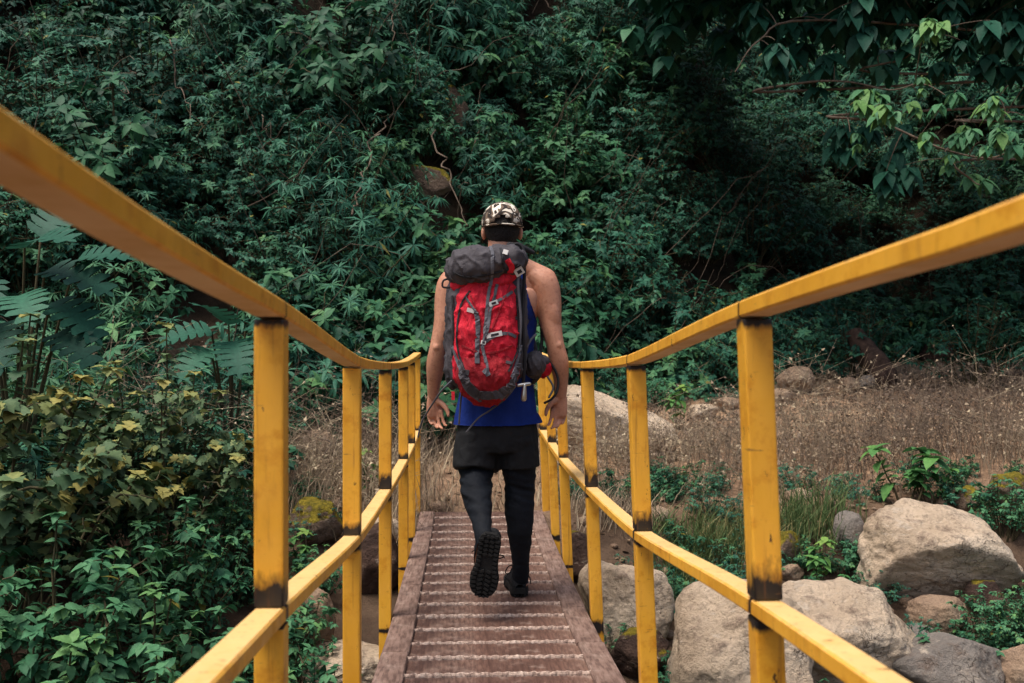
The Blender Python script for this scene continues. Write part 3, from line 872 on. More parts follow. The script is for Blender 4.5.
# side panels of darker mesh and side pouches
g = Geo(); g.add(*ellipsoid(Z1(382, 525, -.20), (.045, .075, .062), None, 24, 16)); m_ = wrinkle(voxel(g, .006, 2), .006, 25); reg(m_); ppart('side_pocket', m_, M['pk_grey'])
g = Geo(); g.add(*ellipsoid(Z1(405, 535, -.06), (.042, .05, .045), None, 24, 16)); m_ = wrinkle(voxel(g, .005, 2), .005, 25, 3); reg(m_); bp = ppart('belt_pouch', m_, M['pk_red'])
g = Geo(); g.add(*ellipsoid(Z1(403, 516, -.07), (.040, .052, .032), None, 24, 16)); m_ = voxel(g, .005, 2); reg(m_); ppart('pouch_flap', m_, M['pk_grey'], bp)
g = Geo(); g.add(*ellipsoid(Z1(150, 540, -.20), (.035, .075, .085), None, 24, 16)); m_ = wrinkle(voxel(g, .006, 2), .006, 25, 8); reg(m_); ppart('side_pocket', m_, M['pk_grey'])

def surf(zx, zy, off=.003):
    """point of the pack's outer surface seen at zoomed photo position"""
    px, py = 400 + zx / 2.845, 180 + zy / 2.845
    o = Vector((0, 0, EYE)); r = ray(px, py); best = None
    for bv in hits:
        h = bv.ray_cast(o, r)
        if h[0] is not None and (best is None or h[3] < best[1]): best = (h[0], h[3], h[1])
    if best is None: return Q(px, py, -.33), -r
    nrm = best[2] if best[2].dot(r) < 0 else -best[2]
    return best[0] + nrm * off, nrm
def ribbon(path, width, thick=.003, sub=6, free=False):
    pp = catmull([list(p) for p in path], sub)
    P3 = []
    for q in pp:
        p, nrm = surf(q[0], q[1], .004); P3.append((p, nrm))
    # soften jumps in depth
    pos = [p.copy() for p, _ in P3]
    for _ in range(2):
        pos = [pos[0]] + [pos[i] * .5 + (pos[i - 1] + pos[i + 1]) * .25 for i in range(1, len(pos) - 1)] + [pos[-1]]
    vs, fs = [], []
    for i, p in enumerate(pos):
        t = (pos[min(i + 1, len(pos) - 1)] - pos[max(i - 1, 0)]).normalized()
        n_ = P3[i][1]; s = t.cross(n_)
        if s.length < 1e-4: s = t.cross(Vector((0, -1, 0)))
        s.normalize(); n_ = s.cross(t).normalized()
        if n_.y > 0: n_ = -n_
        for a, b in ((-1, -.5), (-1, 1), (1, 1), (1, -.5)): vs.append(p + s * (a * width / 2) + n_ * (b * thick))
    for i in range(len(pos) - 1):
        for k in range(4):
            k2 = (k + 1) % 4; fs.append((i * 4 + k, i * 4 + k2, (i + 1) * 4 + k2, (i + 1) * 4 + k))
    fs.append((0, 1, 2, 3)); fs.append(tuple((len(pos) - 1) * 4 + k for k in (3, 2, 1, 0)))
    g = Geo(); g.add(vs, fs); return g.mesh(False)
W = .0126 / 8
def strap(path, w=8, mat='web', name='strap'): return ppart(name, ribbon(path, w * W), M[mat])
strap([(258, 192), (263, 215), (262, 250), (258, 290), (250, 340), (244, 400), (240, 458)], 9)
strap([(276, 296), (268, 330), (256, 380), (248, 430), (236, 468), (244, 520)], 8)
strap([(214, 372), (220, 400), (221, 440), (219, 522)], 13)
strap([(186, 330), (200, 350), (216, 378)], 6)
strap([(232, 468), (240, 500), (248, 530), (246, 552)], 7)
strap([(240, 462), (265, 446), (300, 436), (328, 446)], 9)
strap([(262, 352), (290, 338), (318, 318)], 8)
strap([(240, 540), (252, 556)], 14)
strap([(196, 318), (214, 360), (234, 410), (242, 450)], 4, 'pk_dark', 'seam')
strap([(312, 300), (292, 350), (268, 405), (252, 446)], 4, 'pk_dark', 'seam')
strap([(176, 470), (220, 488), (270, 490), (318, 470)], 5, 'pk_dark', 'seam')
strap([(150, 262), (190, 276), (240, 270), (300, 256), (340, 240)], 5, 'web_black', 'zip')
strap([(286, 196), (292, 230), (300, 262)], 7, 'web_black')
strap([(304, 226), (318, 246), (312, 262)], 16, 'pk_red', 'flap')
strap([(200, 318), (176, 350), (164, 420), (166, 490), (186, 548)], 5, 'web_black', 'piping')
strap([(330, 330), (336, 420), (332, 490), (308, 545)], 5, 'web_black', 'piping')
strap([(168, 520), (186, 570), (214, 604), (250, 612), (290, 604), (322, 572), (334, 520)], 26, 'pk_grey', 'bottom_band')
strap([(172, 548), (190, 596), (230, 628)], 9, 'web')
strap([(328, 540), (316, 590), (286, 622)], 9, 'web')
strap([(150, 330), (154, 420), (150, 500)], 7, 'web_black')
strap([(338, 300), (342, 380), (340, 470)], 7, 'web_black')
strap([(150, 470), (166, 520), (180, 552)], 9, 'web')
strap([(344, 470), (330, 520), (318, 560)], 9, 'web')
def patch(name, zx, zy, w, h, ang, mat, th=.006, parent=None):
    p, nrm = surf(zx, zy, .006); g = Geo()
    n_ = (nrm + Vector((0, -1, 0))).normalized()
    rot = n_.to_track_quat('-Y', 'Z').to_matrix() @ Matrix.Rotation(ang, 3, 'Y')
    g.box((0, 0, 0), (w * W, th, h * W), rot)
    bm_ = [v + p for v in g.v]; gg = Geo(); gg.add(bm_, g.f)
    return ppart(name, gg.mesh(False), M[mat], parent)
for a in ((265, 352, 26, 13, -.35), (268, 441, 44, 14, -.2), (338, 258, 26, 22, -.6), (240, 463, 14, 11, .2)):
    b = patch('buckle', *a, 'buckle'); 
    patch('latch', a[0] + 1, a[1], a[2] * .5, a[3] * .45, a[4], 'web_black', .010, b)
patch('label_patch', 206, 371, 26, 11, .25, 'buckle', .003)
patch('zip_pull', 300, 208, 14, 14, .3, 'buckle', .004)
patch('zip_pull', 308, 520, 16, 8, .2, 'pk_grey', .004)
patch('zip_pull', 188, 546, 20, 14, .2, 'pk_grey', .004)
patch('tag', 151, 614, 9, 24, .0, 'pk_red', .004)
# free hanging cords, tubes and loops
def cord(name, pts, r, mat, sub=5): 
    g = Geo(); g.add(*sweep(pts, r if isinstance(r, list) else [r] * len(pts), 8, sub)); return ppart(name, g.mesh(True), M[mat])
cord('drinking_tube', [Z1(318, 186, -.26), Z1(338, 182, -.27), Z1(352, 200, -.28), Z1(354, 260, -.30), Z1(352, 340, -.32), Z1(350, 430, -.33), Z1(354, 520, -.32), Z1(350, 585, -.30)], .0075, 'web_black')
cord('rolled_strap', [Z1(312, 186, -.20), Z1(345, 192, -.18), Z1(378, 206, -.15)], [.016, .015, .010], 'web_black')
cord('side_strap', [Z1(340, 240, -.33), Z1(336, 300, -.36), Z1(344, 400, -.36), Z1(338, 480, -.36), Z1(326, 560, -.37)], .006, 'web')
cord('side_strap', [Z1(386, 440, -.16), Z1(372, 455, -.22), Z1(360, 475, -.26)], .006, 'web')
cord('side_strap', [Z1(400, 400, -.02), Z1(404, 450, -.03), Z1(398, 500, -.06)], .008, 'web_black')
cord('gear_loop', [Z1(144, 280, -.30), Z1(124, 286, -.30), Z1(122, 304, -.30), Z1(142, 306, -.30)], .0045, 'web_black')
g = Geo()
g.add(*sweep([Z1(412, 505, -.05), Z1(436, 532, -.06), Z1(450, 568, -.07), Z1(446, 602, -.08), Z1(430, 624, -.09), Z1(412, 634, -.09)], [(.006, .014)] * 6, 10, 5))
ppart('hip_belt', g.mesh(True), M['web_black'])
g = Geo()
g.add(*sweep([Z1(420, 560, -.10), Z1(436, 590, -.11), Z1(424, 618, -.12)], [(.005, .009)] * 3, 10, 5)); ppart('hip_belt', g.mesh(True), M['web'])
g = Geo(); g.add(*sweep([Z1(336, 584, -.36), Z1(368, 580, -.35)], [.008, .008], 14, 2, ref=(0, 1, 0))); g.add(*sweep([Z1(354, 584, -.36), Z1(352, 622, -.36)], [.008, .013], 14, 3))
ppart('steel_cup', g.mesh(True), M['metal'])
cord('loose_cord', [Z1(328, 588, -.40), Z1(300, 622, -.36), Z1(255, 656, -.24), Z1(222, 678, -.20), Q(466.5, 432, -.18)], .0036, 'web')
cord('loose_cord', [Z1(146, 572, -.30), Z1(118, 600, -.28), Z1(96, 632, -.20), Z1(78, 660, -.08), Q(421, 424, -.02), Q(418, 437, -.02)], .0042, 'web')
cord('loose_cord', [Z1(176, 600, -.33), Z1(172, 640, -.26), Q(459, 424, -.22)], .004, 'web')
# shoulder straps over the shoulders and round the front
for s, a in ((1, 520), (-1, 478)):
    pts = [Q(a - s * 6, 268, -.14), Q(a, 259, -.06), Q(a + s * 1, 259, .03), Q(a + s * 2, 278, .105), Q(a + s * 4, 315, .135), Q(a + s * 12, 352, .10), Q(a + s * 18, 372, .0), Q(a + s * 16, 380, -.12)]
    g = Geo(); g.add(*sweep(pts, [(.030, .009)] * len(pts), 12, 4, ref=(1, 0, 0.0) if False else (0, 1, .4))); ppart('shoulder_strap', g.mesh(True), M['pk_grey'])
# ------------------------------------------------------------------ boulders
def boulder(name, px, py, wpx, hpx, d, seed, mat, label, depth=.85, sink=.25, cat='boulder', flat=.0, tilt=0.0, group=None, rough=1.0, cuts=(), fwd=0.0):
    """boulder whose seen outline is wpx x hpx photo pixels at distance d"""
    r = random.Random(seed)
    h = hit(px, py + hpx * .36); dd = h.y * math.cos(YAW) + h.x * math.sin(YAW)
    if dd < d * 1.6: d = dd
    d -= fwd
    c = P(px, py, d); rx = wpx / 2 / FPX * d; rz = hpx / 2 / FPX * d; ry = rx * depth
    bm = bmesh.new(); bmesh.ops.create_icosphere(bm, subdivisions=6 if wpx > 90 else (5 if wpx > 40 else 4), radius=1)
    planes = []
    for k in range(17):
        n = Vector((r.gauss(0, 1), r.gauss(0, 1), r.gauss(0, .9))).normalized()
        planes.append((n, r.uniform(.60, .95)))
    planes.append((Vector((r.uniform(-.2, .2), r.uniform(-.2, .2), 1)).normalized(), .80 - flat))
    planes += [(Vector(n).normalized(), k) for n, k in cuts]
    off = Vector((r.uniform(0, 50), r.uniform(0, 50), r.uniform(0, 50)))
    for v in bm.verts:
        p = v.co.normalized()
        rad = 1.0
        for n, k in planes:
            dn = p.dot(n)
            if dn > 1e-3:
                lim = k / dn
                # soft minimum keeps worn, rounded edges
                rad = -math.log(math.exp(-30 * rad) + math.exp(-30 * lim)) / 30
        q = p * 1.3 + off
        rad *= 1 + rough * (.10 * noise.noise(q) + .05 * noise.noise(q * 2.7) + .022 * noise.noise(q * 6.5) + .012 * noise.noise(q * 15) - .035 * max(0, .25 - abs(noise.noise(q * 2.2 + off))) * 4 * .5)
        v.co = p * rad
    xs = [v.co.x for v in bm.verts]; zs = [v.co.z for v in bm.verts]
    sx = 2 / (max(xs) - min(xs)); sz = 2 / (max(zs) - min(zs)); mx = (max(xs) + min(xs)) / 2; mz = (max(zs) + min(zs)) / 2
    T = Matrix.Rotation(tilt, 3, 'Y')
    for v in bm.verts:
        co = T @ Vector(((v.co.x - mx) * sx * rx, v.co.y * ry, (v.co.z - mz) * sz * rz))
        v.co = co
    for f in bm.faces: f.smooth = True
    me = bpy.data.meshes.new(name); bm.to_mesh(me); bm.free()
    o = link(name, me, M[mat]); o.location = c
    tag(o, label, cat, group); return o
B = boulder
B('boulder', 940, 560, 160, 108, 6.4, 11, 'stone_pale', 'largest pale boulder standing in the ravine right of the bridge, flat lit top', .8, tilt=.24, cuts=(((-.25, -.35, .9), .52), ((.1, -.8, -.6), .40), ((.75, -.2, .6), .60), ((-.95, -.2, -.1), .62)))
B('boulder', 846, 644, 168, 116, 5.4, 12, 'stone_pale', 'pale wide boulder below the largest boulder, behind the right middle rail', .9, flat=.1, tilt=.12, cuts=(((-.1, -.55, .8), .55), ((.2, -.95, -.2), .55), ((.8, -.3, .5), .6)))
B('boulder', 738, 656, 156, 146, 5.3, 13, 'stone_pale', 'rough tan boulder seen between the two nearest right railing posts', .9, tilt=-.1, cuts=(((-.5, -.5, .7), .55), ((.3, -.9, .3), .55)))
B('boulder', 940, 670, 138, 74, 5.0, 14, 'stone_grey', 'smooth grey rounded boulder at the bottom right', .9, flat=.05, rough=.6)
B('boulder', 1022, 672, 54, 58, 5.0, 15, 'stone_tan', 'small tan boulder cut off by the bottom right corner', .9)
B('boulder', 940, 618, 58, 44, 5.7, 16, 'stone_tan', 'small brown rock wedged under the largest pale boulder', .9, cat='rock')
B('boulder', 848, 533, 30, 44, 6.9, 17, 'stone_grey', 'small upright grey boulder left of the largest pale boulder', .9)
B('boulder', 626, 606, 96, 98, 5.9, 18, 'stone_pale', 'boulder with pale top behind the third right railing post', .9, flat=.1)
B('boulder', 606, 428, 146, 66, 9.6, 19, 'stone_pale', 'long pale sloping boulder on the far bank right of the walker', .6, tilt=.30, cuts=(((.1, -.4, .9), .5), ((.1, -.95, -.1), .5)))
B('boulder', 430, 410, 44, 50, 9.8, 20, 'stone_pale', 'pale boulder on the far bank beside the walker\'s left hand', .8)
B('boulder', 794, 381, 42, 30, 11.2, 21, 'stone_tan', 'cracked tan boulder at the thicket edge right of the nearest right post', .9)
B('boulder', 783, 397, 26, 18, 10.6, 22, 'stone_tan', 'small tan rock just below the cracked tan boulder', .9, cat='rock')
B('boulder', 676, 358, 44, 22, 12.6, 23, 'stone_moss', 'mossy yellowish boulder at the foot of the thicket between two right posts', .9)
B('boulder', 704, 412, 30, 16, 10.4, 24, 'stone_pale', 'flat whitish rock among the dry weeds', .9, cat='rock')
for k, (x, y, wd, h, d, mt, lb) in enumerate([
    (850, 386, 20, 18, 12.0, 'stone_tan', 'small rock left of the leaning log'), (868, 383, 20, 16, 12.2, 'stone_grey', 'small rock in front of the leaning log\'s foot'),
    (880, 378, 26, 18, 12.4, 'stone_grey', 'rounded grey rock right of the leaning log\'s foot'), (900, 380, 18, 16, 12.3, 'stone_tan', 'rightmost rock of the row at the log'),
    (935, 352, 32, 22, 13.2, 'stone_dark', 'dark brown rock half buried in the thicket right of the log'),
    (1006, 492, 46, 40, 7.2, 'stone_moss', 'yellow mossy rock at the right edge above the largest boulder'), (968, 498, 30, 26, 7.4, 'stone_moss', 'small mossy rock beside the yellow mossy rock'),
    (786, 548, 30, 36, 6.8, 'stone_moss', 'small mossy boulder right of the nearest right post'), (792, 572, 26, 18, 6.3, 'stone_tan', 'little flat stone above the wide pale boulder'),
    (728, 404, 22, 14, 10.2, 'stone_tan', 'little tan stone behind the nearest right post'),
    (312, 450, 52, 40, 9.0, 'stone_tan', 'brown boulder in dry brush between the two nearest left posts'), (150, 478, 60, 22, 7.6, 'stone_tan', 'flat pinkish rock behind the low left shrubs'),
    (314, 520, 60, 44, 6.9, 'stone_moss', 'mossy boulder between the two nearest left posts'), (376, 560, 54, 78, 6.2, 'stone_dark', 'dark wet boulder beside the left edge of the deck'),
    (308, 624, 56, 76, 5.6, 'stone_tan', 'brown boulder low between the two nearest left posts'), (346, 668, 104, 46, 5.3, 'stone_pale', 'pale grey flat stone below the left edge of the deck'),
    (386, 530, 40, 30, 6.9, 'stone_pale', 'pale stone on the bank left of the deck\'s far end'), (640, 655, 60, 50, 5.4, 'stone_dark', 'dark shaded boulder under the right edge of the deck'),
    (580, 560, 30, 60, 6.6, 'stone_dark', 'dark rock against the bank right of the deck\'s far end'),
    (800, 668, 60, 60, 5.0, 'stone_tan', 'tan rock wedged between the rough tan boulder and the wide pale boulder'), (872, 614, 44, 34, 5.7, 'stone_tan', 'small tan rock behind the wide pale boulder'), (916, 640, 40, 30, 5.4, 'stone_grey', 'small grey rock above the smooth grey boulder'),
    (760, 566, 34, 24, 6.4, 'stone_tan', 'small tan rock behind the foot of the nearest right post'),
    (890, 585, 34, 26, 5.9, 'stone_moss', 'small mossy stone between the two biggest pale boulders'), (985, 600, 40, 40, 6.0, 'stone_dark', 'dark stone behind the nettle at the right edge'),
]):
    B('rock', x, y, wd, h, d, 40 + k, mt, lb, .9, cat='rock')

B('rock', 452, 116, 34, 62, 14, 71, 'stone_moss', 'bare brown rock face showing through the thicket above the pack\'s left side', .5, cat='rock', fwd=.45, cuts=(((.1, -1, .1), .4),))
B('rock', 430, 182, 44, 34, 13, 72, 'stone_moss', 'mossy brown rock ledge in the thicket level with the top of the cap', .5, cat='rock', fwd=.45, cuts=(((-.1, -1, .2), .4),))
# gravel and small stones of the stream bed
gv, gf = [], []
ico = bmesh.new(); bmesh.ops.create_icosphere(ico, subdivisions=1, radius=1)
iv = np.array([v.co[:] for v in ico.verts]); if_ = np.array([[v.index for v in f.verts] for f in ico.faces]); ico.free()
r = np.random.default_rng(3)
Vs, Fs = [], []
for k in range(2600):
    x, yv = r.uniform(-5, 7), r.uniform(2.0, 13)
    if -.6 < x < .8 and yv < 6.6: x += 1.4
    if yv > foot(x) + .3: continue
    if yv > 7.5 and r.random() < .6: continue
    s = r.choice([.015, .025, .04, .06, .09], p=[.3, .3, .22, .12, .06]) * r.uniform(.8, 1.3)
    vv = iv * (1 + r.uniform(-.22, .22, (len(iv), 1))) * s * np.array([1, r.uniform(.7, 1.2), .65])
    a = r.uniform(0, 6.28); ca, sa = math.cos(a), math.sin(a)
    vv = np.stack([vv[:, 0] * ca - vv[:, 1] * sa, vv[:, 0] * sa + vv[:, 1] * ca, vv[:, 2]], 1)
    Fs.append(if_ + len(iv) * len(Vs)); Vs.append(vv + np.array([x, yv, ground_z(x, yv) + s * .15]))
o = link('gravel', tri_mesh(np.concatenate(Vs), np.concatenate(Fs), 'gravel', smooth=True), M['stone_tan']); tag(o, 'loose stones and gravel on the ravine floor and bank', 'gravel', kind='stuff')

# leaning log
g = Geo(); a, b = P(886, 378, 12.5), P(856, 338, 13.2)
g.add(*sweep([a, a.lerp(b, .4), b], [.15, .16, .13], 16, 6))
lm = g.mesh(True, origin=a)
for v in lm.vertices: v.co += v.normal * noise.noise(v.co * 5) * .03
o = link('log', lm, M['trunk'], None, a); tag(o, 'short dark log leaning at the foot of the thicket behind the rocks', 'log')
# ------------------------------------------------------------------ leaves
def leaf_shape(half, fold=.25, droop=.25, mid=None):
    """leaf from half an outline [(x, y) ...] running base to tip; folded along the midrib"""
    half = [(0.0, 0.0)] + list(half) + [(0.0, 1.0)]
    ys = sorted(min(max(h[1], 0), 1) for h in half)
    vs = []; fs = []
    n = len(half)
    for (x, yv), ym in zip(half, ys):
        vs += [(-x, yv, fold * x - droop * yv * yv), (0, ym, -droop * ym * ym), (x, yv, fold * x - droop * yv * yv)]
    for i in range(n - 1):
        for s in (0, 2):
            a, m1, b, m2 = i * 3 + s, i * 3 + 1, i * 3 + 3 + s, i * 3 + 4
            if s == 0: q = [(a, m1, m2), (a, m2, b)]
            else: q = [(m1, a, b), (m1, b, m2)]
            fs += q
    V = np.array(vs); F = np.array(fs)
    # weld coincident points and drop empty triangles
    key = {}; idx = []
    out = []
    for v in V:
        k = tuple(np.round(v, 5))
        if k not in key: key[k] = len(out); out.append(v)
        idx.append(key[k])
    F = np.array([[idx[i] for i in f] for f in F]); F = F[(F[:, 0] != F[:, 1]) & (F[:, 1] != F[:, 2]) & (F[:, 0] != F[:, 2])]
    return np.array(out), F
LEAF = {
    'lance': leaf_shape([(.12, .30), (.10, .66)], .3, .35),
    'lance_lo': leaf_shape([(.13, .42)], .3, .3),
    'ovate': leaf_shape([(.20, .14), (.27, .36), (.20, .64), (.07, .88)], .25, .3),
    'ovate_lo': leaf_shape([(.25, .24), (.20, .62)], .25, .3),
    'narrow': leaf_shape([(.085, .42)], .25, .35),
    'oval_lo': leaf_shape([(.25, .40)], .25, .3),
    'nettle': leaf_shape([(.20, .06), (.27, .16), (.26, .22), (.33, .33), (.29, .40), (.31, .48), (.24, .57), (.25, .64), (.16, .74), (.15, .80), (.06, .90)], .22, .35),
    'lobed': leaf_shape([(.10, .02), (.22, .02), (.42, .10), (.33, .22), (.52, .38), (.55, .46), (.36, .52), (.40, .68), (.22, .72), (.12, .86)], .16, .28),
    'feather': leaf_shape([(.045, .3), (.05, .6)], .2, .3),
    'blade': leaf_shape([(.022, .2), (.02, .6)], .3, .8),
}
ph = []
for k in range(6):
    y0 = .02 + k * .15; wd = .44 * math.sin(PI * (.28 + .62 * (k + .5) / 6)) ** .8
    ph += [(.10, y0), (wd * .75, y0 + .045), (wd, y0 + .14), (wd * .9, y0 + .165), (wd * .5, y0 + .135), (.11, y0 + .12)]
LEAF['split'] = leaf_shape(ph, .18, .45)

def nrmz(a): return a / np.maximum(np.linalg.norm(a, axis=1, keepdims=True), 1e-6)
class Leaves:
    def __init__(self): self.V, self.F, self.T, self.n = [], [], [], 0
    def add(self, shape, pos, dirs, ups, size, tint, width=1.0):
        tv, tf = LEAF[shape]; pos = np.asarray(pos, float); N = len(pos)
        if N == 0: return
        d = nrmz(np.asarray(dirs, float)); s = nrmz(np.cross(d, np.asarray(ups, float))); u = np.cross(s, d)
        size = np.broadcast_to(np.asarray(size, float), (N,))[:, None, None]
        wv = np.broadcast_to(np.asarray(width, float), (N,))[:, None, None]
        P_ = pos[:, None, :] + size * (tv[None, :, 0:1] * wv * s[:, None, :] + tv[None, :, 1:2] * d[:, None, :] + tv[None, :, 2:3] * u[:, None, :])
        k = len(tv)
        self.V.append(P_.reshape(-1, 3)); self.F.append((tf[None] + (np.arange(N) * k)[:, None, None]).reshape(-1, 3) + self.n)
        self.T.append(np.repeat(np.broadcast_to(np.asarray(tint, float), (N,)), k)); self.n += N * k
    def arrays(self): return np.concatenate(self.V), np.concatenate(self.F), np.concatenate(self.T)
    def mesh(self, name='leaves'):
        V, F, T = self.arrays(); return tri_mesh(V, F, name, T)

def tubes(paths, radii, n=5):
    Vs, Fs, b = [], [], 0
    for pts, (r0, r1) in zip(paths, radii):
        pts = np.asarray(pts, float); m = len(pts)
        t = nrmz(np.gradient(pts, axis=0)); ref = np.array([.3, .2, .93]) if abs(t[:, 2]).mean() < .8 else np.array([1., .2, 0])
        s = nrmz(np.cross(t, ref)); u = np.cross(s, t)
        a = np.arange(n) * 2 * PI / n; rr = np.linspace(r0, r1, m)[:, None, None]
        ring = pts[:, None] + rr * (np.cos(a)[None, :, None] * s[:, None] + np.sin(a)[None, :, None] * u[:, None])
        Vs.append(ring.reshape(-1, 3))
        i = np.arange(m - 1)[:, None] * n; k = np.arange(n)[None]; k2 = (k + 1) % n
        q = np.stack([i + k, i + k2, i + n + k2], -1).reshape(-1, 3); q2 = np.stack([i + k, i + n + k2, i + n + k], -1).reshape(-1, 3)
        Fs += [q + b, q2 + b]; b += m * n
    return np.concatenate(Vs), np.concatenate(Fs)

def arc(p0, p1, lift, m=9, wob=0.0, r=RNG):
    t = np.linspace(0, 1, m)[:, None]
    p = np.asarray(p0) * (1 - t) + np.asarray(p1) * t
    p[:, 2] += lift * 4 * (t * (1 - t))[:, 0] * .5 + lift * (np.sqrt(t) - t)[:, 0] * .6
    if wob: p[1:] += r.normal(0, wob, (m - 1, 3)).cumsum(0) * .5
    return p

def bush_parts(r, H, R, shoots, shape, ll, nodes, whorl=6, t0=.35, droop=.25, lean=.6, pair=2, tint=(.5, .22), twigs=0, width=1.0, top_tint=0.0, feather=False):
    """leafy shoots rising and spreading from one base at the origin"""
    L = Leaves(); paths, rad = [], []
    pos, dr, up, sz, ti = [], [], [], [], []
    def shoot(p0, p1, lift, r0, nodes, base_t, wh):
        pts = arc(p0, p1, lift, 10, .015 * H, r); paths.append(pts); rad.append((r0, r0 * .35))
        st = np.clip(r.normal(*tint), .02, .9)
        for q in range(nodes):
            t = base_t + (1 - base_t) * (q + r.uniform(0, .8)) / nodes
            f = min(t, .999) * 9; i = int(f); c = pts[i] + (pts[i + 1] - pts[i]) * (f - i); ax = pts[i + 1] - pts[i]; ax /= np.linalg.norm(ax) + 1e-9
            a0 = r.uniform(0, 6.28)
            for k in range(pair):
                a = a0 + k * 2 * PI / pair + r.normal(0, .3)
                out = np.array([math.cos(a), math.sin(a), 0.0]); out -= ax * out.dot(ax); out /= np.linalg.norm(out) + 1e-9
                d = out * .9 + ax * r.uniform(.2, .7) + np.array([0, 0, -droop * r.uniform(.3, 1.6)])
                pos.append(c); dr.append(d); up.append(np.array([0, 0, 1.]) + ax * .5 + r.normal(0, .3, 3)); sz.append(ll * r.uniform(.6, 1.1)); ti.append(st + r.normal(0, .10) + top_tint * max(0, t - .7))
        c = pts[-1]; ax = pts[-1] - pts[-2]; ax /= np.linalg.norm(ax) + 1e-9; a0 = r.uniform(0, 6.28)
        for k in range(wh):
            a = a0 + k * 2 * PI / wh + r.normal(0, .2); out = np.array([math.cos(a), math.sin(a), 0.0]); out -= ax * out.dot(ax) * .6
            d = out + ax * r.uniform(.1, .8) + np.array([0, 0, -droop * r.uniform(.2, 1.4)])
            pos.append(c); dr.append(d); up.append(np.array([0, 0, 1.]) + ax * .6 + r.normal(0, .2, 3)); sz.append(ll * r.uniform(.7, 1.15)); ti.append(st + .08 + r.normal(0, .10) + top_tint)
        return pts
    for s in range(shoots):
        a = r.uniform(0, 6.28); u = math.sqrt(r.uniform(0, 1)); h = H * (1 - .55 * u * u) * r.uniform(.72, 1.05)
        p0 = np.array([math.cos(a) * u * R * .25, math.sin(a) * u * R * .25, 0]); p1 = np.array([math.cos(a) * u * R, math.sin(a) * u * R, h])
        pts = shoot(p0, p1, lean * H * .15 * u, .004 + .005 * H, nodes, t0, whorl)
        for k in range(twigs):
            i = r.integers(3, 9); aa = r.uniform(0, 6.28); e = pts[i] + np.array([math.cos(aa), math.sin(aa), r.uniform(-.1, .7)]) * R * r.uniform(.25, .5)
            shoot(pts[i], e, .03, .003 + .003 * H, max(2, nodes // 2), .3, whorl)
    ti = np.clip(np.array(ti), 0.0, .92); flip = r.random(len(ti)) < .003; ti[flip] = .99
    if feather:
        # compound leaves: every leaf position carries a rachis of narrow leaflets
        pos_, dr_, up_, sz_, ti_ = [], [], [], [], []
        for p, d, u_, s_, t_ in zip(pos, dr, up, sz, ti):
            d = d / (np.linalg.norm(d) + 1e-9); side = np.cross(d, u_); side /= np.linalg.norm(side) + 1e-9
            e = p + d * s_ + np.array([0, 0, -.25 * s_])
            for q in range(6):
                f = .25 + .75 * q / 5; c = p + (e - p) * f
                for sg in (-1, 1):
                    pos_.append(c); dr_.append(side * sg + d * .55 + np.array([0, 0, -.25])); up_.append(u_); sz_.append(s_ * .48 * (1 - .4 * abs(f - .5))); ti_.append(t_)
        pos, dr, up, sz, ti = pos_, dr_, up_, sz_, ti_
    L.add(shape, pos, dr, up, sz, ti, width)
    return L, paths, rad

BUSHN = {}
def place_bush(name, proto, loc, scale=1.0, rz=0.0, label=None, cat='shrub', group=None, tilt=(0, 0)):
    """linked copy of a prototype plant: root > foliage, stem"""
    lm, sm, mat = proto
    root = empty(name, loc, rz); root.scale = (scale,) * 3; root.rotation_euler = (tilt[0], tilt[1], rz)
    tag(root, label, cat, group)
    a = bpy.data.objects.new('foliage', lm); COL.objects.link(a); a.parent = root
    b = bpy.data.objects.new('stem', sm); COL.objects.link(b); b.parent = root
    return root
def proto(r, mat, **kw):
    L, paths, rad = bush_parts(r, **kw)
    lm = L.mesh('foliage'); lm.materials.append(M[mat])
    V, F = tubes(paths, rad, 4); sm = tri_mesh(V, F, 'stem', smooth=True); sm.materials.append(M['stem'])
    return (lm, sm, mat), (L.arrays(), (V, F))
R_ = np.random.default_rng
KIND = {}
def kinds(key, mat, n, seed, **kw):
    KIND[key] = [proto(R_(seed + i), mat, **kw) for i in range(n)]
kinds('lanceolate', 'leaf_teal', 3, 100, H=1.0, R=.62, shoots=20, shape='lance', ll=.135, nodes=8, whorl=8, t0=.30, droop=.5, pair=2, twigs=1, tint=(.55, .2), width=.9)
kinds('small', 'leaf_teal', 3, 110, H=1.0, R=.65, shoots=22, shape='oval_lo', ll=.068, nodes=10, whorl=6, t0=.25, droop=.25, pair=2, twigs=2, tint=(.58, .2))
kinds('broad', 'leaf_green', 3, 120, H=1.0, R=.6, shoots=18, shape='ovate_lo', ll=.115, nodes=8, whorl=5, t0=.3, droop=.45, pair=2, twigs=1, tint=(.42, .22))
kinds('feather', 'leaf_teal', 3, 130, H=1.15, R=.68, shoots=17, shape='narrow', ll=.115, nodes=7, whorl=11, t0=.35, droop=.45, pair=4, twigs=1, tint=(.58, .2))
kinds('mixed', 'leaf_fresh', 2, 180, H=.8, R=.55, shoots=16, shape='oval_lo', ll=.09, nodes=8, whorl=6, t0=.2, droop=.35, pair=2, twigs=1, tint=(.45, .2))
kinds('nettle', 'leaf_fresh', 3, 140, H=1.05, R=.52, shoots=36, shape='nettle', ll=.066, nodes=11, whorl=6, t0=.3, droop=.35, pair=2, twigs=1, tint=(.6, .18), lean=.3)
kinds('lobed', 'leaf_olive', 2, 150, H=1.75, R=.66, shoots=26, shape='lobed', ll=.078, nodes=17, whorl=5, t0=.25, droop=.5, pair=2, twigs=2, tint=(.52, .15), top_tint=.26)
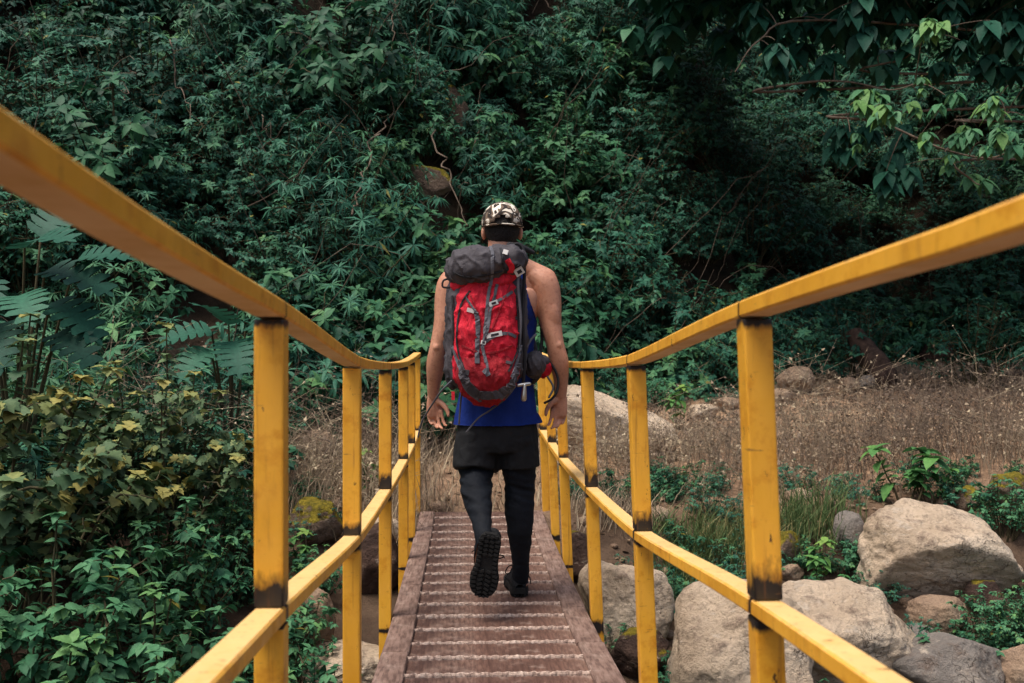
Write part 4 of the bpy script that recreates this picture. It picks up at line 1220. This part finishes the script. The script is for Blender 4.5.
kinds('weed', 'leaf_bright', 3, 160, H=.55, R=.16, shoots=3, shape='nettle', ll=.10, nodes=6, whorl=6, t0=.35, droop=.45, pair=2, tint=(.6, .15), lean=.1)
kinds('vine', 'leaf_green', 2, 170, H=.8, R=.75, shoots=22, shape='ovate_lo', ll=.11, nodes=10, whorl=4, t0=.1, droop=.7, pair=2, tint=(.35, .2), lean=1.2)

# ------------------------------------------------------------------ undergrowth covering the hillside: one mass nobody could count
r = R_(21)
VL, FL, TL, ML, nb = [], [], [], [], 0
VS, FS, ns = [], [], 0
MATS = ['leaf_teal', 'leaf_green', 'leaf_bright', 'leaf_olive', 'leaf_fresh']
def scatter(key, p, s, lean_n, dt=0.0):
    global nb, ns
    (lm, sm, mat), ((V, F, T), (SV, SF)) = KIND[key][r.integers(len(KIND[key]))]
    a = r.uniform(0, 6.28); ca, sa = math.cos(a), math.sin(a)
    Rz = np.array([[ca, -sa, 0], [sa, ca, 0], [0, 0, 1]])
    zax = np.array(lean_n) / np.linalg.norm(lean_n); xax = np.cross([0, 1, .01], zax); xax /= np.linalg.norm(xax); yax = np.cross(zax, xax)
    A = np.stack([xax, yax, zax], 1) @ Rz * s
    VL.append(V @ A.T + p); FL.append(F + nb); TL.append(np.where(T > .97, T, np.clip(T + dt, 0, .9))); ML.append(np.full(len(F), MATS.index(mat))); nb += len(V)
    VS.append(SV @ A.T + p); FS.append(SF + ns); ns += len(SV)
n_put = 0
for k in range(5200):
    x = r.uniform(-9.5, 12); t = r.uniform(-.5, 8.8) if r.random() < .85 else r.uniform(-.6, 1.0); y = foot(x) + t
    p = np.array([x, y, ground_z(x, y) - .05])
    # leave the dark hollow on the right and two bare earth patches
    px = 512 + FPX * (p[0] * math.cos(YAW) - p[1] * math.sin(YAW)) / (p[0] * math.sin(YAW) + p[1] * math.cos(YAW)); d = p[0] * math.sin(YAW) + p[1] * math.cos(YAW)
    py = 341.5 - (p[2] + .3 - EYE) / d * FPX
    if -250 < px < 1280 and not (px < -250): pass
    if 790 < px < 1060 and 130 < py < 290 and r.random() < .35: continue
    if (px - 455) ** 2 / 22 ** 2 + (py - 118) ** 2 / 40 ** 2 < 1 or (px - 430) ** 2 / 26 ** 2 + (py - 185) ** 2 / 26 ** 2 < 1: continue
    if r.random() > .36: continue
    v = float(wobble(x, y * 1.0, .9, 31)) + r.normal(0, .25)
    u = float(wobble(x, y, .6, 57)) + r.normal(0, .25)
    if px < 360: key = 'feather' if v > -.02 else ('lanceolate' if u > .05 else ('broad' if u > -.4 else 'small'))
    elif px > 590 and py > 130: key = 'small' if v > -.35 else ('lanceolate' if u > 0 else 'broad')
    else: key = 'broad' if v > .1 else ('lanceolate' if u > .1 else ('vine' if v < -.5 else 'small'))
    if t < .9 and r.random() < .35 or r.random() < .06: key = 'mixed'
    scatter(key, p, r.choice([.5, .7, .9, 1.1, 1.4], p=[.22, .30, .26, .17, .05]) * r.uniform(.9, 1.1), (r.normal(0, .18), -.55 + r.normal(0, .18), 1), r.normal(.05 if key == 'feather' else -.05, .16)); n_put += 1
for k in range(120):
    x, y = r.uniform(-4.6, -1.35), r.uniform(5.4, 8.6)
    if x > -2.1 and (y < 6.6 or r.random() < .5): continue
    scatter(['broad', 'nettle', 'small', 'lanceolate'][r.integers(4)], np.array([x, y, ground_z(x, y) - .05]), r.uniform(.45, .9), (r.normal(0, .15), r.normal(0, .15), 1), r.normal(-.05, .1))
# low plants filling the gaps between the boulders on the right and by the deck
for k in range(210):
    x, y = r.uniform(.75, 6.2), r.uniform(4.2, 8.0)
    if x < 1.0 and y < 5: continue
    scatter(['mixed', 'small', 'broad'][r.integers(3)], np.array([x, y, ground_z(x, y) - .03]), r.uniform(.16, .36), (r.normal(0, .15), r.normal(0, .15), 1), r.normal(0, .1))
for k in range(22):
    x, y = r.uniform(-1.5, -.6), r.uniform(4.6, 7.4)
    scatter(['mixed', 'small', 'broad'][r.integers(3)], np.array([x, y, ground_z(x, y) - .03]), r.uniform(.14, .34), (r.normal(0, .15), r.normal(0, .15), 1), r.normal(0, .1))
me = tri_mesh(np.concatenate(VL), np.concatenate(FL), 'undergrowth', np.concatenate(TL), np.concatenate(ML))
o = link('undergrowth', me, [M[k] for k in MATS]); tag(o, 'dense dark green undergrowth covering the steep hillside', 'undergrowth', kind='stuff')
# bare stalks, vines and dead twigs tangled in the mass
tw, tr_ = [], []
for k in range(420):
    x = r.uniform(-8, 11); y = foot(x) + r.uniform(-.3, 7.5); z0 = ground_z(x, y); L_ = r.uniform(.5, 1.9); a = r.uniform(0, 6.28); up_ = r.uniform(.2, 1.0)
    p0 = np.array([x, y - .2, z0 + r.uniform(.1, .7)]); e = p0 + np.array([math.cos(a) * L_ * .8, -abs(math.sin(a)) * L_ * .5 - .25, L_ * up_])
    pts = arc(p0, e, r.normal(0, .35) * L_, 9, .05 * L_, r); tw.append(pts); w = r.uniform(.003, .0075); tr_.append((w, w * .5))
tv, tf = tubes(tw, tr_, 4)
twm = link('twig', tri_mesh(tv, tf, 'twig', smooth=True), [M['twig']], o); twm['kind'] = 'stuff'
sme = tri_mesh(np.concatenate(VS), np.concatenate(FS), 'stems', smooth=True)
s_ = link('stem', sme, [M['stem']], o); s_['kind'] = 'stuff'
print('undergrowth plants', n_put, 'verts', nb)
# ------------------------------------------------------------------ plants one can point to
rr = R_(77)
def depth_of(p): return p.x * math.sin(YAW) + p.y * math.cos(YAW)
def bush_at(key, px, py, wpx, label, var=None, base=.45, cat='shrub', fwd=.35, name='shrub', group=None, up=0.0):
    """shrub seen centred on px,py and wpx wide, rooted on the slope below"""
    pr = KIND[key][(var if var is not None else int(rr.integers(9))) % len(KIND[key])][0]
    p = hit(px, py + wpx * base); d = depth_of(p) - fwd
    c = P(px, py + wpx * base, d); c.z = ground_z(c.x, c.y) - .05
    scale = wpx / FPX * d / 1.35
    return place_bush(name, pr, c, scale, rr.uniform(0, 6.28), label, cat, group, tilt=(rr.uniform(.05, .3), rr.uniform(-.12, .12)))
bush_at('lanceolate', 95, 145, 150, 'pale teal shrub with lance-shaped leaves just above the nearest stretch of left rail')
bush_at('lanceolate', 160, 190, 120, 'rounded lance-leaved shrub hugging the upper edge of the left rail')
bush_at('lanceolate', 140, 285, 130, 'dark shrub with drooping lance-shaped leaves under the left rail', fwd=.8)
bush_at('feather', 285, 130, 150, 'feathery fine-leaved shrub on the slope above the left rail')
bush_at('feather', 60, 40, 150, 'feathery shrub in the top left corner of the thicket')
bush_at('feather', 225, 60, 150, 'tall feathery shrub near the top, right of the corner shrub')
bush_at('broad', 330, 275, 140, 'broad-leaved shrub on the slope behind the second left post')
bush_at('broad', 395, 60, 130, 'broad-leaved shrub high on the slope left above the cap')
bush_at('broad', 520, 130, 120, 'dark broad-leaved shrub on the slope straight above the cap')
bush_at('lanceolate', 575, 55, 130, 'lance-leaved shrub at the top of the slope right above the cap')
bush_at('lanceolate', 690, 40, 130, 'spiky lance-leaved shrub at the top beside the dark hollow')
bush_at('small', 660, 235, 170, 'dense small-leaved shrub on the slope right of the walker\'s shoulder', fwd=.7)
bush_at('small', 745, 170, 150, 'dense small-leaved shrub at the left edge of the dark hollow', fwd=.8)
bush_at('small', 735, 285, 150, 'low dense small-leaved shrub behind the top of the nearest right post', fwd=.7)
bush_at('broad', 575, 300, 90, 'bright broad-leaved shrub right beside the walker\'s right arm', fwd=.8)
bush_at('small', 860, 320, 120, 'low small-leaved shrub under the right rail above the leaning log')
bush_at('small', 975, 320, 140, 'low small-leaved shrub at the right edge above the dry grass')
bush_at('broad', 405, 285, 90, 'broad-leaved shrub left of the walker\'s left shoulder', fwd=.5)

# left bank: lobed shrub and low leafy shrubs in front of it
def plant(key, x, y, s, label, name='shrub', cat='shrub', var=None, rz=None, tilt=(0, 0), group=None):
    pr = KIND[key][(var if var is not None else int(rr.integers(9))) % len(KIND[key])][0]
    return place_bush(name, pr, Vector((x, y, ground_z(x, y) - .03)), s, rz if rz is not None else rr.uniform(0, 6.28), label, cat, group, tilt)
plant('lobed', -2.25, 4.9, 1.02, 'tall lobed-leaf shrub with yellowing top leaves under the left rail', var=0, tilt=(0, .05))
plant('lobed', -3.2, 4.8, 1.05, 'lobed-leaf shrub with yellow tips cut by the left edge', var=1)
plant('lobed', -1.72, 5.6, .80, 'smaller lobed-leaf shrub behind the tall yellow-topped one', var=1, rz=2.0)
for k, (x, y, s, lb) in enumerate([
    (-2.75, 4.1, 1.05, 'low nettle-like shrub at the left edge below the lobed shrub'),
    (-2.25, 4.15, 1.0, 'low nettle-like shrub under the stem of the tall lobed shrub'),
    (-1.80, 4.25, 1.05, 'low nettle-like shrub right of the tall lobed shrub\'s foot'),
    (-1.36, 4.35, 1.0, 'low nettle-like shrub left of the nearest left post at mid height'),
    (-1.0, 4.7, .80, 'low nettle-like shrub directly behind the nearest left post'),
    (-2.45, 3.45, 1.0, 'nettle-like shrub in the bottom left corner'),
    (-1.95, 3.5, 1.05, 'nettle-like shrub at the bottom edge, second from the left corner'),
    (-1.48, 3.6, 1.0, 'nettle-like shrub at the bottom edge beside the left middle rail'),
    (-1.12, 3.9, .90, 'nettle-like shrub just above the lower end of the left middle rail'),
    (-1.55, 5.2, .85, 'nettle-like shrub farther back between lobed shrub and nearest left post'),
    (-2.6, 2.9, 1.0, 'dark nettle-like shrub lowest at the left edge'),
    (-1.7, 2.95, .95, 'dark nettle-like shrub lowest beside the left middle rail'),
    (-.80, 4.15, .72, 'nettle-like shrub tucked directly under the left middle rail'),
    (-.74, 4.75, .55, 'small nettle-like shrub beside the brown boulder between the two nearest left posts'),
    (-.98, 3.45, .85, 'nettle-like shrub lowest beside the foot of the nearest left post'),
    (-.92, 5.4, .45, 'small nettle-like plant among the rocks behind the two nearest left posts'),
]): plant('nettle', x, y, s, lb)

# split-leaf plant
def split_plant(base, leaves, label, ll):
    root = empty('split_leaf_plant', base); tag(root, label, 'plant')
    L = Leaves(); paths, rad = [], []
    for (dx, dy, dz, ax, ay, az, s) in leaves:
        pts = arc(np.zeros(3), np.array([dx, dy, dz]), .15, 9); paths.append(pts); rad.append((.014, .007))
        L.add('split', [pts[-1]], [(ax, ay, az)], [(0.1 * rr.normal(), -.45, 1)], ll * s, np.clip(.42 + rr.normal(0, .15), 0, .9))
    a = link('foliage', L.mesh(), M['leaf_teal']); a.parent = root
    V, F = tubes(paths, rad, 6); b = link('stem', tri_mesh(V, F, smooth=True), M['stem']); b.parent = root
b = P(18, 330, 6.3); b.z = ground_z(b.x, b.y)
hz = (EYE + .55) - b.z
split_plant(b, [(-.1, -.2, hz + .05, -.3, -.4, .65, 1), (.15, -.25, hz + .02, .6, -.5, .35, 1), (.25, -.2, hz - .12, 1, -.35, .05, 1.05), (-.05, -.35, hz - .18, .1, -.9, -.45, 1.05),
                (.3, -.25, hz - .32, .95, -.4, -.25, .95), (-.4, -.2, hz - .05, -1, -.4, .1, 1), (-.3, -.3, hz - .3, -.8, -.6, -.35, 1), (.1, .1, hz + .12, .4, .3, .8, .9), (.05, -.4, hz - .45, .35, -.9, -.4, .9), (.4, -.1, hz - .05, .9, -.2, .4, .8), (.38, -.35, hz - .5, .9, -.6, -.3, .8), (.2, -.45, hz - .28, .5, -.9, -.1, .85), (-.15, -.1, hz + .08, -.4, -.3, .8, .9)],
            'split-leaf plant with big deeply cut leaves at the left edge under the rail', .42)
b = P(232, 372, 7.2); b.z = ground_z(b.x, b.y); hz = (EYE + .12) - b.z
split_plant(b, [(0, -.1, hz, -.2, -.5, .5, 1), (.12, -.1, hz - .03, .8, -.5, .25, 1), (-.12, -.1, hz - .05, -.9, -.5, .1, 1), (.05, -.2, hz - .12, .3, -.9, -.3, 1), (-.1, -.2, hz - .18, -.5, -.8, -.3, .9)],
            'small split-leaf plant left of the nearest left post', .36)

# weeds on the right bank
for x, y, s, lb in [
    (908, 452, 110, 'bright green upright weed alone in the dry grass right of the nearest post'),
    (678, 404, 52, 'yellow-green leafy weed in front of the mossy boulder'),
    (928, 470, 70, 'shorter bright green weed beside the upright one in the dry grass'),
    (820, 560, 60, 'low green weed between the grass clump and the grey upright boulder'),
    (845, 590, 46, 'low green weed above the wide pale boulder'),
    (555, 470, 22, 'tiny green sprout beside the walker\'s right leg'),
    (360, 470, 60, 'thin green weed in the dry brush behind the second left post'),
    (300, 548, 50, 'green weed beside the mossy boulder between the two nearest left posts'),
    (900, 566, 44, 'green weed in the gap left of the largest boulder'),
    (958, 560, 50, 'green weed climbing the right face of the largest boulder'),
    (210, 470, 70, 'broad-leaved weed behind the low shrubs left of the nearest left post'),
]:
    p = hit(x, y + s * .5); d = depth_of(p); sc = s / FPX * d / .55
    root = place_bush('weed', KIND['weed'][int(rr.integers(3))][0], p, sc, rr.uniform(0, 6.28), lb, 'weed')

p = hit(985, 652); p = hit(990, 662); plant('nettle', p.x, p.y, .44, 'leafy nettle growing at the right edge in front of the largest boulder', 'nettle', 'nettle', var=1)
p = hit(1020, 640); plant('nettle', p.x, p.y, .4, 'nettle cut by the right edge beside the leafy nettle', 'nettle', 'nettle', var=2)
p = hit(222, 606); plant('nettle', p.x, p.y, .62, 'nettle-like shrub filling the gap just left of the nearest left post')
p = hit(236, 560); plant('nettle', p.x, p.y, .55, 'smaller nettle-like shrub behind the one just left of the nearest left post')
p = hit(318, 600); plant('nettle', p.x, p.y, .38, 'small nettle-like plant on top of the brown boulder between the two nearest left posts')
p = hit(1005, 540); plant('nettle', p.x, p.y, .5, 'low nettle at the right edge behind the largest boulder', 'nettle', 'nettle', var=0)

# ------------------------------------------------------------------ grasses
def blades(n, xf, yf, hf, tintf, spread=.10, per=10, shape_w=.006, stuff_name=None, r=rr):
    V, F, T, b = [], [], [], 0
    for k in range(n):
        x, y = xf(), yf()
        if y is None: continue
        z = ground_z(x, y) - .01
        for q in range(per):
            h = hf(x, y) * r.uniform(.5, 1.1); a = r.uniform(0, 6.28); ln = abs(r.normal(.45, .4)) * h
            p0 = np.array([x + r.normal(0, spread), y + r.normal(0, spread), z]); tip = p0 + np.array([math.cos(a) * ln, math.sin(a) * ln, h])
            mid = (p0 + tip) / 2 + np.array([-math.cos(a) * ln * .18, -math.sin(a) * ln * .18, h * .08]); w = shape_w * r.uniform(.6, 1.3)
            s = np.array([-math.sin(a + .6), math.cos(a + .6), 0]) * w
            V += [p0 - s, p0 + s, mid - s * .8, mid + s * .8, tip]; F += [(b, b + 1, b + 3), (b, b + 3, b + 2), (b + 2, b + 3, b + 4)]
            t = float(np.clip(tintf(x, y) + r.normal(0, .14), 0, 1)); T += [t] * 5; b += 5
    return np.array(V), np.array(F), np.array(T)
def weeds(n, xf, yf, hf, r=rr):
    """dry branching stalks with small seed heads"""
    V, F, T, b = [], [], [], 0
    def stick(a, c, w, t):
        nonlocal b
        d = c - a; s = np.cross(d, [0.3, 1, .1]); s = s / (np.linalg.norm(s) + 1e-9) * w; u = np.cross(d, s); u = u / (np.linalg.norm(u) + 1e-9) * w
        V.extend([a - s, a + s, a + u, c - s * .5, c + s * .5, c + u * .5]); T.extend([t] * 6)
        for i, j in ((0, 1), (1, 2), (2, 0)): F.extend([(b + i, b + j, b + 3 + j), (b + i, b + 3 + j, b + 3 + i)])
        b += 6
    def fleck(c, s, t):
        nonlocal b
        d = r.normal(0, 1, 3); d /= np.linalg.norm(d); e = np.cross(d, r.normal(0, 1, 3)); e /= np.linalg.norm(e) + 1e-9
        V.extend([c - e * s * .4, c + e * s * .4, c + d * s]); F.append((b, b + 1, b + 2)); T.extend([t] * 3); b += 3
    for k in range(n):
        x, y = xf(), yf()
        if y > foot(x) + .4: continue
        h = hf(x, y) * r.choice([.55, .8, 1.0, 1.25, 1.6], p=[.25, .25, .25, .17, .08]); h *= 1.0 + .35 * wobble(float(x), float(y), 2.1, 44); p0 = np.array([x, y, ground_z(x, y) - .02]); t = float(np.clip(.42 + .5 * wobble(x, y, 1.2, 91) + r.normal(0, .13), 0, 1))
        top = p0 + np.array([r.normal(0, .26) * h, r.normal(0, .26) * h, h]); stick(p0, top, .0024, t)
        for q in range(r.integers(3, 8)):
            f = r.uniform(.35, 1); c = p0 + (top - p0) * f; e = c + np.array([r.normal(0, .14), r.normal(0, .14), r.uniform(.02, .16)]) * (h / .5); stick(c, e, .0016, t)
            for w in range(2): fleck(c + (e - c) * r.uniform(.4, 1.05), r.uniform(.012, .035), min(1, t + r.uniform(-.2, .3)))
    return np.array(V), np.array(F), np.array(T)
def yr():
    return rr.uniform(7.0, 15.5)
def join(parts):
    V, F, T, b = [], [], [], 0
    for v, f, t in parts:
        V.append(v); F.append(f + b); T.append(t); b += len(v)
    return np.concatenate(V), np.concatenate(F), np.concatenate(T)
hr_ = lambda x, y: (.14 + .36 * min(max((y - 7.5) / 1.2, 0), 1) * min(max((x - .5) / 1.2, .15), 1)) * (1 - .80 * min(max((y - 9.0) / 1.2, 0), 1))
right = weeds(2900, lambda: rr.uniform(.9, 9.5), lambda: rr.uniform(7.4, 14.5), hr_)
tall = weeds(520, lambda: rr.normal(3.2, 1.5), lambda: rr.uniform(7.8, 9.0), lambda x, y: .50)
rightb = blades(1500, lambda: rr.uniform(.8, 9.5), lambda: rr.uniform(7.3, 14.5), lambda x, y: hr_(x, y) * .75, lambda x, y: .6, .12, 9, .0035)
left = weeds(650, lambda: rr.uniform(-2.6, -.45), lambda: rr.uniform(6.6, 9.4), lambda x, y: .55)
leftb = blades(420, lambda: rr.uniform(-2.6, -.3), lambda: rr.uniform(6.5, 9.6), lambda x, y: .40, lambda x, y: .7, .12, 9, .0035)
path = blades(420, lambda: rr.uniform(-.6, 1.2), lambda: rr.uniform(7.15, 11), lambda x, y: .14, lambda x, y: .72, .10, 8, .0035)
V, F, T = join([right, tall, rightb, left, leftb, path])
o = link('dry_grass', tri_mesh(V, F, 'dry_grass', T), M['straw']); tag(o, 'dry brown grass and dead weeds on the far bank', 'dry grass', kind='stuff')

def clump(px, py, label, h, n, mat='grass', tm=.6, sp=.16):
    p = hit(px, py)
    V, F, T = blades(n, lambda: p.x + rr.normal(0, sp), lambda: p.y + rr.normal(0, sp * .7), lambda x, y: h, lambda x, y: tm, .05, 12, .004)
    o = link('grass_clump', tri_mesh(V - np.array(p), F, 'blades', T), M[mat], None, p); tag(o, label, 'grass clump')
clump(705, 560, 'tangled green grass clump left of the nearest right post', .26, 60, tm=.55, sp=.2)
clump(745, 545, 'yellowish tangled grass clump directly behind the nearest right post', .24, 60, tm=.85, sp=.2)
clump(808, 535, 'green grass clump right of the nearest right post', .27, 55, tm=.5, sp=.18)
clump(690, 590, 'low grass clump above the rough tan boulder between right posts', .2, 30, tm=.7)
clump(610, 520, 'dry grass clump on the bank right of the deck\'s far end', .22, 40, 'straw', .75)
# dead leaves and straw scattered on the bank
L = Leaves(); n = 5200
x = rr.uniform(-4, 9, n); y = rr.uniform(6.3, 14, n); ok = (y < foot(x) + .5); x, y = x[ok], y[ok]; z = terrain(x, y) + .012
L.add('ovate_lo', np.stack([x, y, z], 1), rr.normal(0, 1, (len(x), 3)) * [1, 1, .25], np.array([0, 0, 1]) + rr.normal(0, .35, (len(x), 3)), rr.uniform(.03, .085, len(x)), rr.uniform(0, 1, len(x)))
o = link('leaf_litter', L.mesh(), M['leaf_litter']); tag(o, 'dead leaves scattered over the far bank', 'leaf litter', kind='stuff')

# ------------------------------------------------------------------ large-leaved tree over the dark hollow
TD = 11.0
tb = hit(1000, 330); tb = P(1085, 330, 12.6); tb.z = ground_z(tb.x, tb.y) - .1
TREE = empty('broadleaf_tree', tb); tag(TREE, 'large-leaved tree with drooping leaf whorls overhanging the dark hollow at top right', 'tree')
def rel(p): return np.array(p) - np.array(tb)
top = rel(P(1075, -120, 12.8))
V, F = tubes([arc(np.zeros(3), top, .3, 12, .05, rr)], [(.16, .09)], 10)
o = link('trunk', tri_mesh(V, F, smooth=True), M['trunk']); o.parent = TREE
limbs = [[(975, 60, 12), (870, 72, 11.4), (905, 58, 11), (925, 36, 10.8)], [(975, 90, 12), (840, 115, 10.9), (880, 122, 10.7), (940, 148, 10.5), (985, 158, 10.4), (1010, 152, 10.3)],
         [(960, 60, 12), (770, 92, 11.3), (810, 82, 11.1), (850, 82, 11), (890, 90, 10.8), (915, 84, 10.6)], [(960, 20, 12), (820, 20, 11), (760, 40, 10.8), (735, 72, 10.8)],
         [(970, 110, 12), (960, 120, 10.8), (990, 122, 10.5), (1010, 112, 10.4)], [(965, 150, 12), (962, 160, 10.7), (972, 180, 10.6), (980, 185, 10.5)]]
wh = [(930, 22, 1), (868, 92, .95), (880, 104, .9), (925, 82, .5), (918, 98, .6), (945, 95, .8), (955, 128, .9), (930, 132, .7), (965, 128, .9), (998, 98, .9), (1000, 130, .9), (1015, 138, .9), (980, 142, .7), (945, 152, .6), (978, 172, .9), (862, 98, .8), (875, 95, .8), (890, 104, .7), (936, 22, .8), (925, 22, .8), (990, 98, .7), (1005, 132, .8), (850, 132, .6),
      (800, 45, 1), (780, 60, .9), (845, 35, .9), (835, 140, .9), (850, 150, .8), (870, 30, 1.1), (840, 10, 1.2), (880, 55, 1.1), (900, 35, .9), (810, 15, 1.1), (860, 0, 1.1), (905, 0, 1), (790, 20, 1), (775, 40, 1), (835, 60, 1), (815, 78, .9),
      (870, 120, .9), (890, 150, 1), (905, 165, 1), (885, 175, .9), (850, 125, .8), (910, 120, .8), (940, 60, .9), (960, 40, .8), (985, 60, 1), (1010, 60, 1), (1020, 30, 1), (990, 20, 1), (950, 0, 1), (1015, 0, 1.1), (1040, 80, 1), (1060, 40, 1.1), (1050, 0, 1.1), (1045, 130, 1), (760, 5, 1)]
paths, rads = [], []
for lm_ in limbs:
    pts = np.array([rel(P(*q)) for q in lm_]); pts[0] = top * np.clip((pts[0][2] / top[2]), .2, .95)
    paths.append(np.array(catmull(pts, 5))); rads.append((.017, .006))
L = Leaves(); TIP = Leaves(); allp = np.concatenate(paths); TIPY = (22, 92, 104, 82, 98, 95, 128, 132, 130, 138, 152, 172, 142)
for px_, py_, s in wh:
    c = rel(P(px_, py_, (10.0 if py_ in TIPY else 11.0) + rr.uniform(-.5, .8))); j = int(np.argmin(np.linalg.norm(allp - c, axis=1)))
    paths.append(arc(allp[j], c, .06, 6)); rads.append((.006, .004))
    for sub in range(2):
        cc = c + rr.normal(0, .05, 3) - np.array([0, 0, .08 * sub]); k = int(rr.integers(6, 9)); a = rr.uniform(0, 6.28) + np.arange(k) * 2 * PI / k
        dirs = np.stack([np.cos(a), np.sin(a), -rr.uniform(.35, 1.3, k)], 1)
        (TIP if py_ in TIPY else L).add('ovate', np.tile(cc, (k, 1)), dirs, np.array([0, -.2, 1]) + rr.normal(0, .2, (k, 3)), rr.uniform(.17, .27, k) * s * (1 if py_ in (22, 92, 104, 82, 98, 95, 128, 132, 130, 138, 152, 172, 142) else 1.25), np.clip(rr.normal(.50, .2, k) + (.38 if py_ in (22, 92, 104, 82, 98) else (.2 if py_ in (95, 128, 132, 130, 138, 152, 172, 142) else -.2)), 0, .95), 1.0)  # tip whorls get a lighter tint, standing in for light on them
V, F = tubes(paths, rads, 6); o = link('branch', tri_mesh(V, F, smooth=True), M['twig']); o.parent = TREE
# upper crown: whorls added mostly above the view to keep sky light off the hollow
n = 1500
cx = rr.uniform(2.4, 10.5, n); cy = rr.uniform(10.4, 16.5, n); cz = rr.uniform(0, 1, n)
for x_, y_, u_ in zip(cx, cy, cz):
    z_ = EYE + .343 * y_ + .35 + u_ * 2.0
    if y_ > 13.5 and u_ < .5: z_ -= 1.2 * rr.random()
    if z_ < ground_z(x_, y_) + .3: continue
    k = 7; a = rr.uniform(0, 6.28) + np.arange(k) * 2 * PI / k
    dirs = np.stack([np.cos(a), np.sin(a), -rr.uniform(.1, .9, k)], 1)
    L.add('ovate', np.tile(rel((x_, y_, z_)), (k, 1)), dirs, np.array([0, -.2, 1]) + rr.normal(0, .2, (k, 3)), rr.uniform(.28, .46, k), np.clip(rr.normal(.40, .2, k), 0, .9), .95)
o = link('crown_and_shade', L.mesh(), M['leaf_teal']); o.parent = TREE  # seen leaf whorls plus those added to shade the hollow
o = link('painted_lit_leaves', TIP.mesh(), M['leaf_fresh']); o.parent = TREE  # lit look of the tip leaves painted in with a lighter green

# bare branches and creepers hanging in the thicket
for k, (pl_, rad, lb) in enumerate([
    ([(352, 215), (365, 175), (378, 130), (398, 95), (400, 70)], .010, 'pale bare branch rising crookedly left above the cap'),
    ([(424, 112), (440, 150), (455, 185), (468, 225)], .011, 'pale bare stem slanting down to the left of the cap'),
    ([(722, 82), (745, 60), (762, 25), (772, 0)], .011, 'bare branch slanting up at the left edge of the dark hollow'),
    ([(700, 100), (745, 105), (790, 112)], .007, 'thin bare branch crossing the left part of the dark hollow'),
    ([(540, -5), (560, 15), (570, 35)], .008, 'short bare twig at the top centre of the picture'),
    ([(395, 0), (394, 30), (396, 62)], .007, 'thin hanging vine at the top left of centre'),
    ([(170, 40), (180, 80), (192, 125)], .009, 'brown dead stalk leaning among the feathery shrubs'),
    ([(475, 145), (480, 110), (486, 85)], .008, 'brown upright stalk just above and left of the cap'),
    ([(262, 115), (268, 130), (275, 145)], .006, 'short yellow dead stalk above the left rail'),
    ([(126, 100), (127, 85), (128, 68)], .006, 'short orange dead stalk above the pale teal shrub'),
    ([(612, 95), (618, 110), (622, 120)], .006, 'short pale broken twig right above the cap'),
    ([(690, 320), (670, 305), (655, 295), (645, 292)], .007, 'curved thin twig above the right rail'),
    ([(205, 500), (212, 470), (208, 440), (215, 400)], .008, 'grey dead stalk left of the nearest left post'),
    ([(270, 470), (240, 440), (215, 425)], .006, 'bent dry stalk crossing behind the nearest left post'),
    ([(330, 462), (318, 430), (300, 405)], .006, 'dry stalk leaning behind the second left post'),
]):
    pp = []
    for (x_, y_) in pl_:
        h = hit(x_, y_); d = depth_of(h) - 1.25; pp.append(np.array(P(x_, y_, d)))
    pts = np.array(catmull(pp, 6)); pts[1:-1] += rr.normal(0, .035, (len(pts) - 2, 3)); pts = np.array(catmull(list(pts), 2)); org = pts[0].copy(); V, F = tubes([pts - org], [(rad * 1.1, rad * .5)], 6)
    o = link('bare_branch', tri_mesh(V, F, smooth=True), M['twig'], None, Vector(org)); tag(o, lb, 'branch')
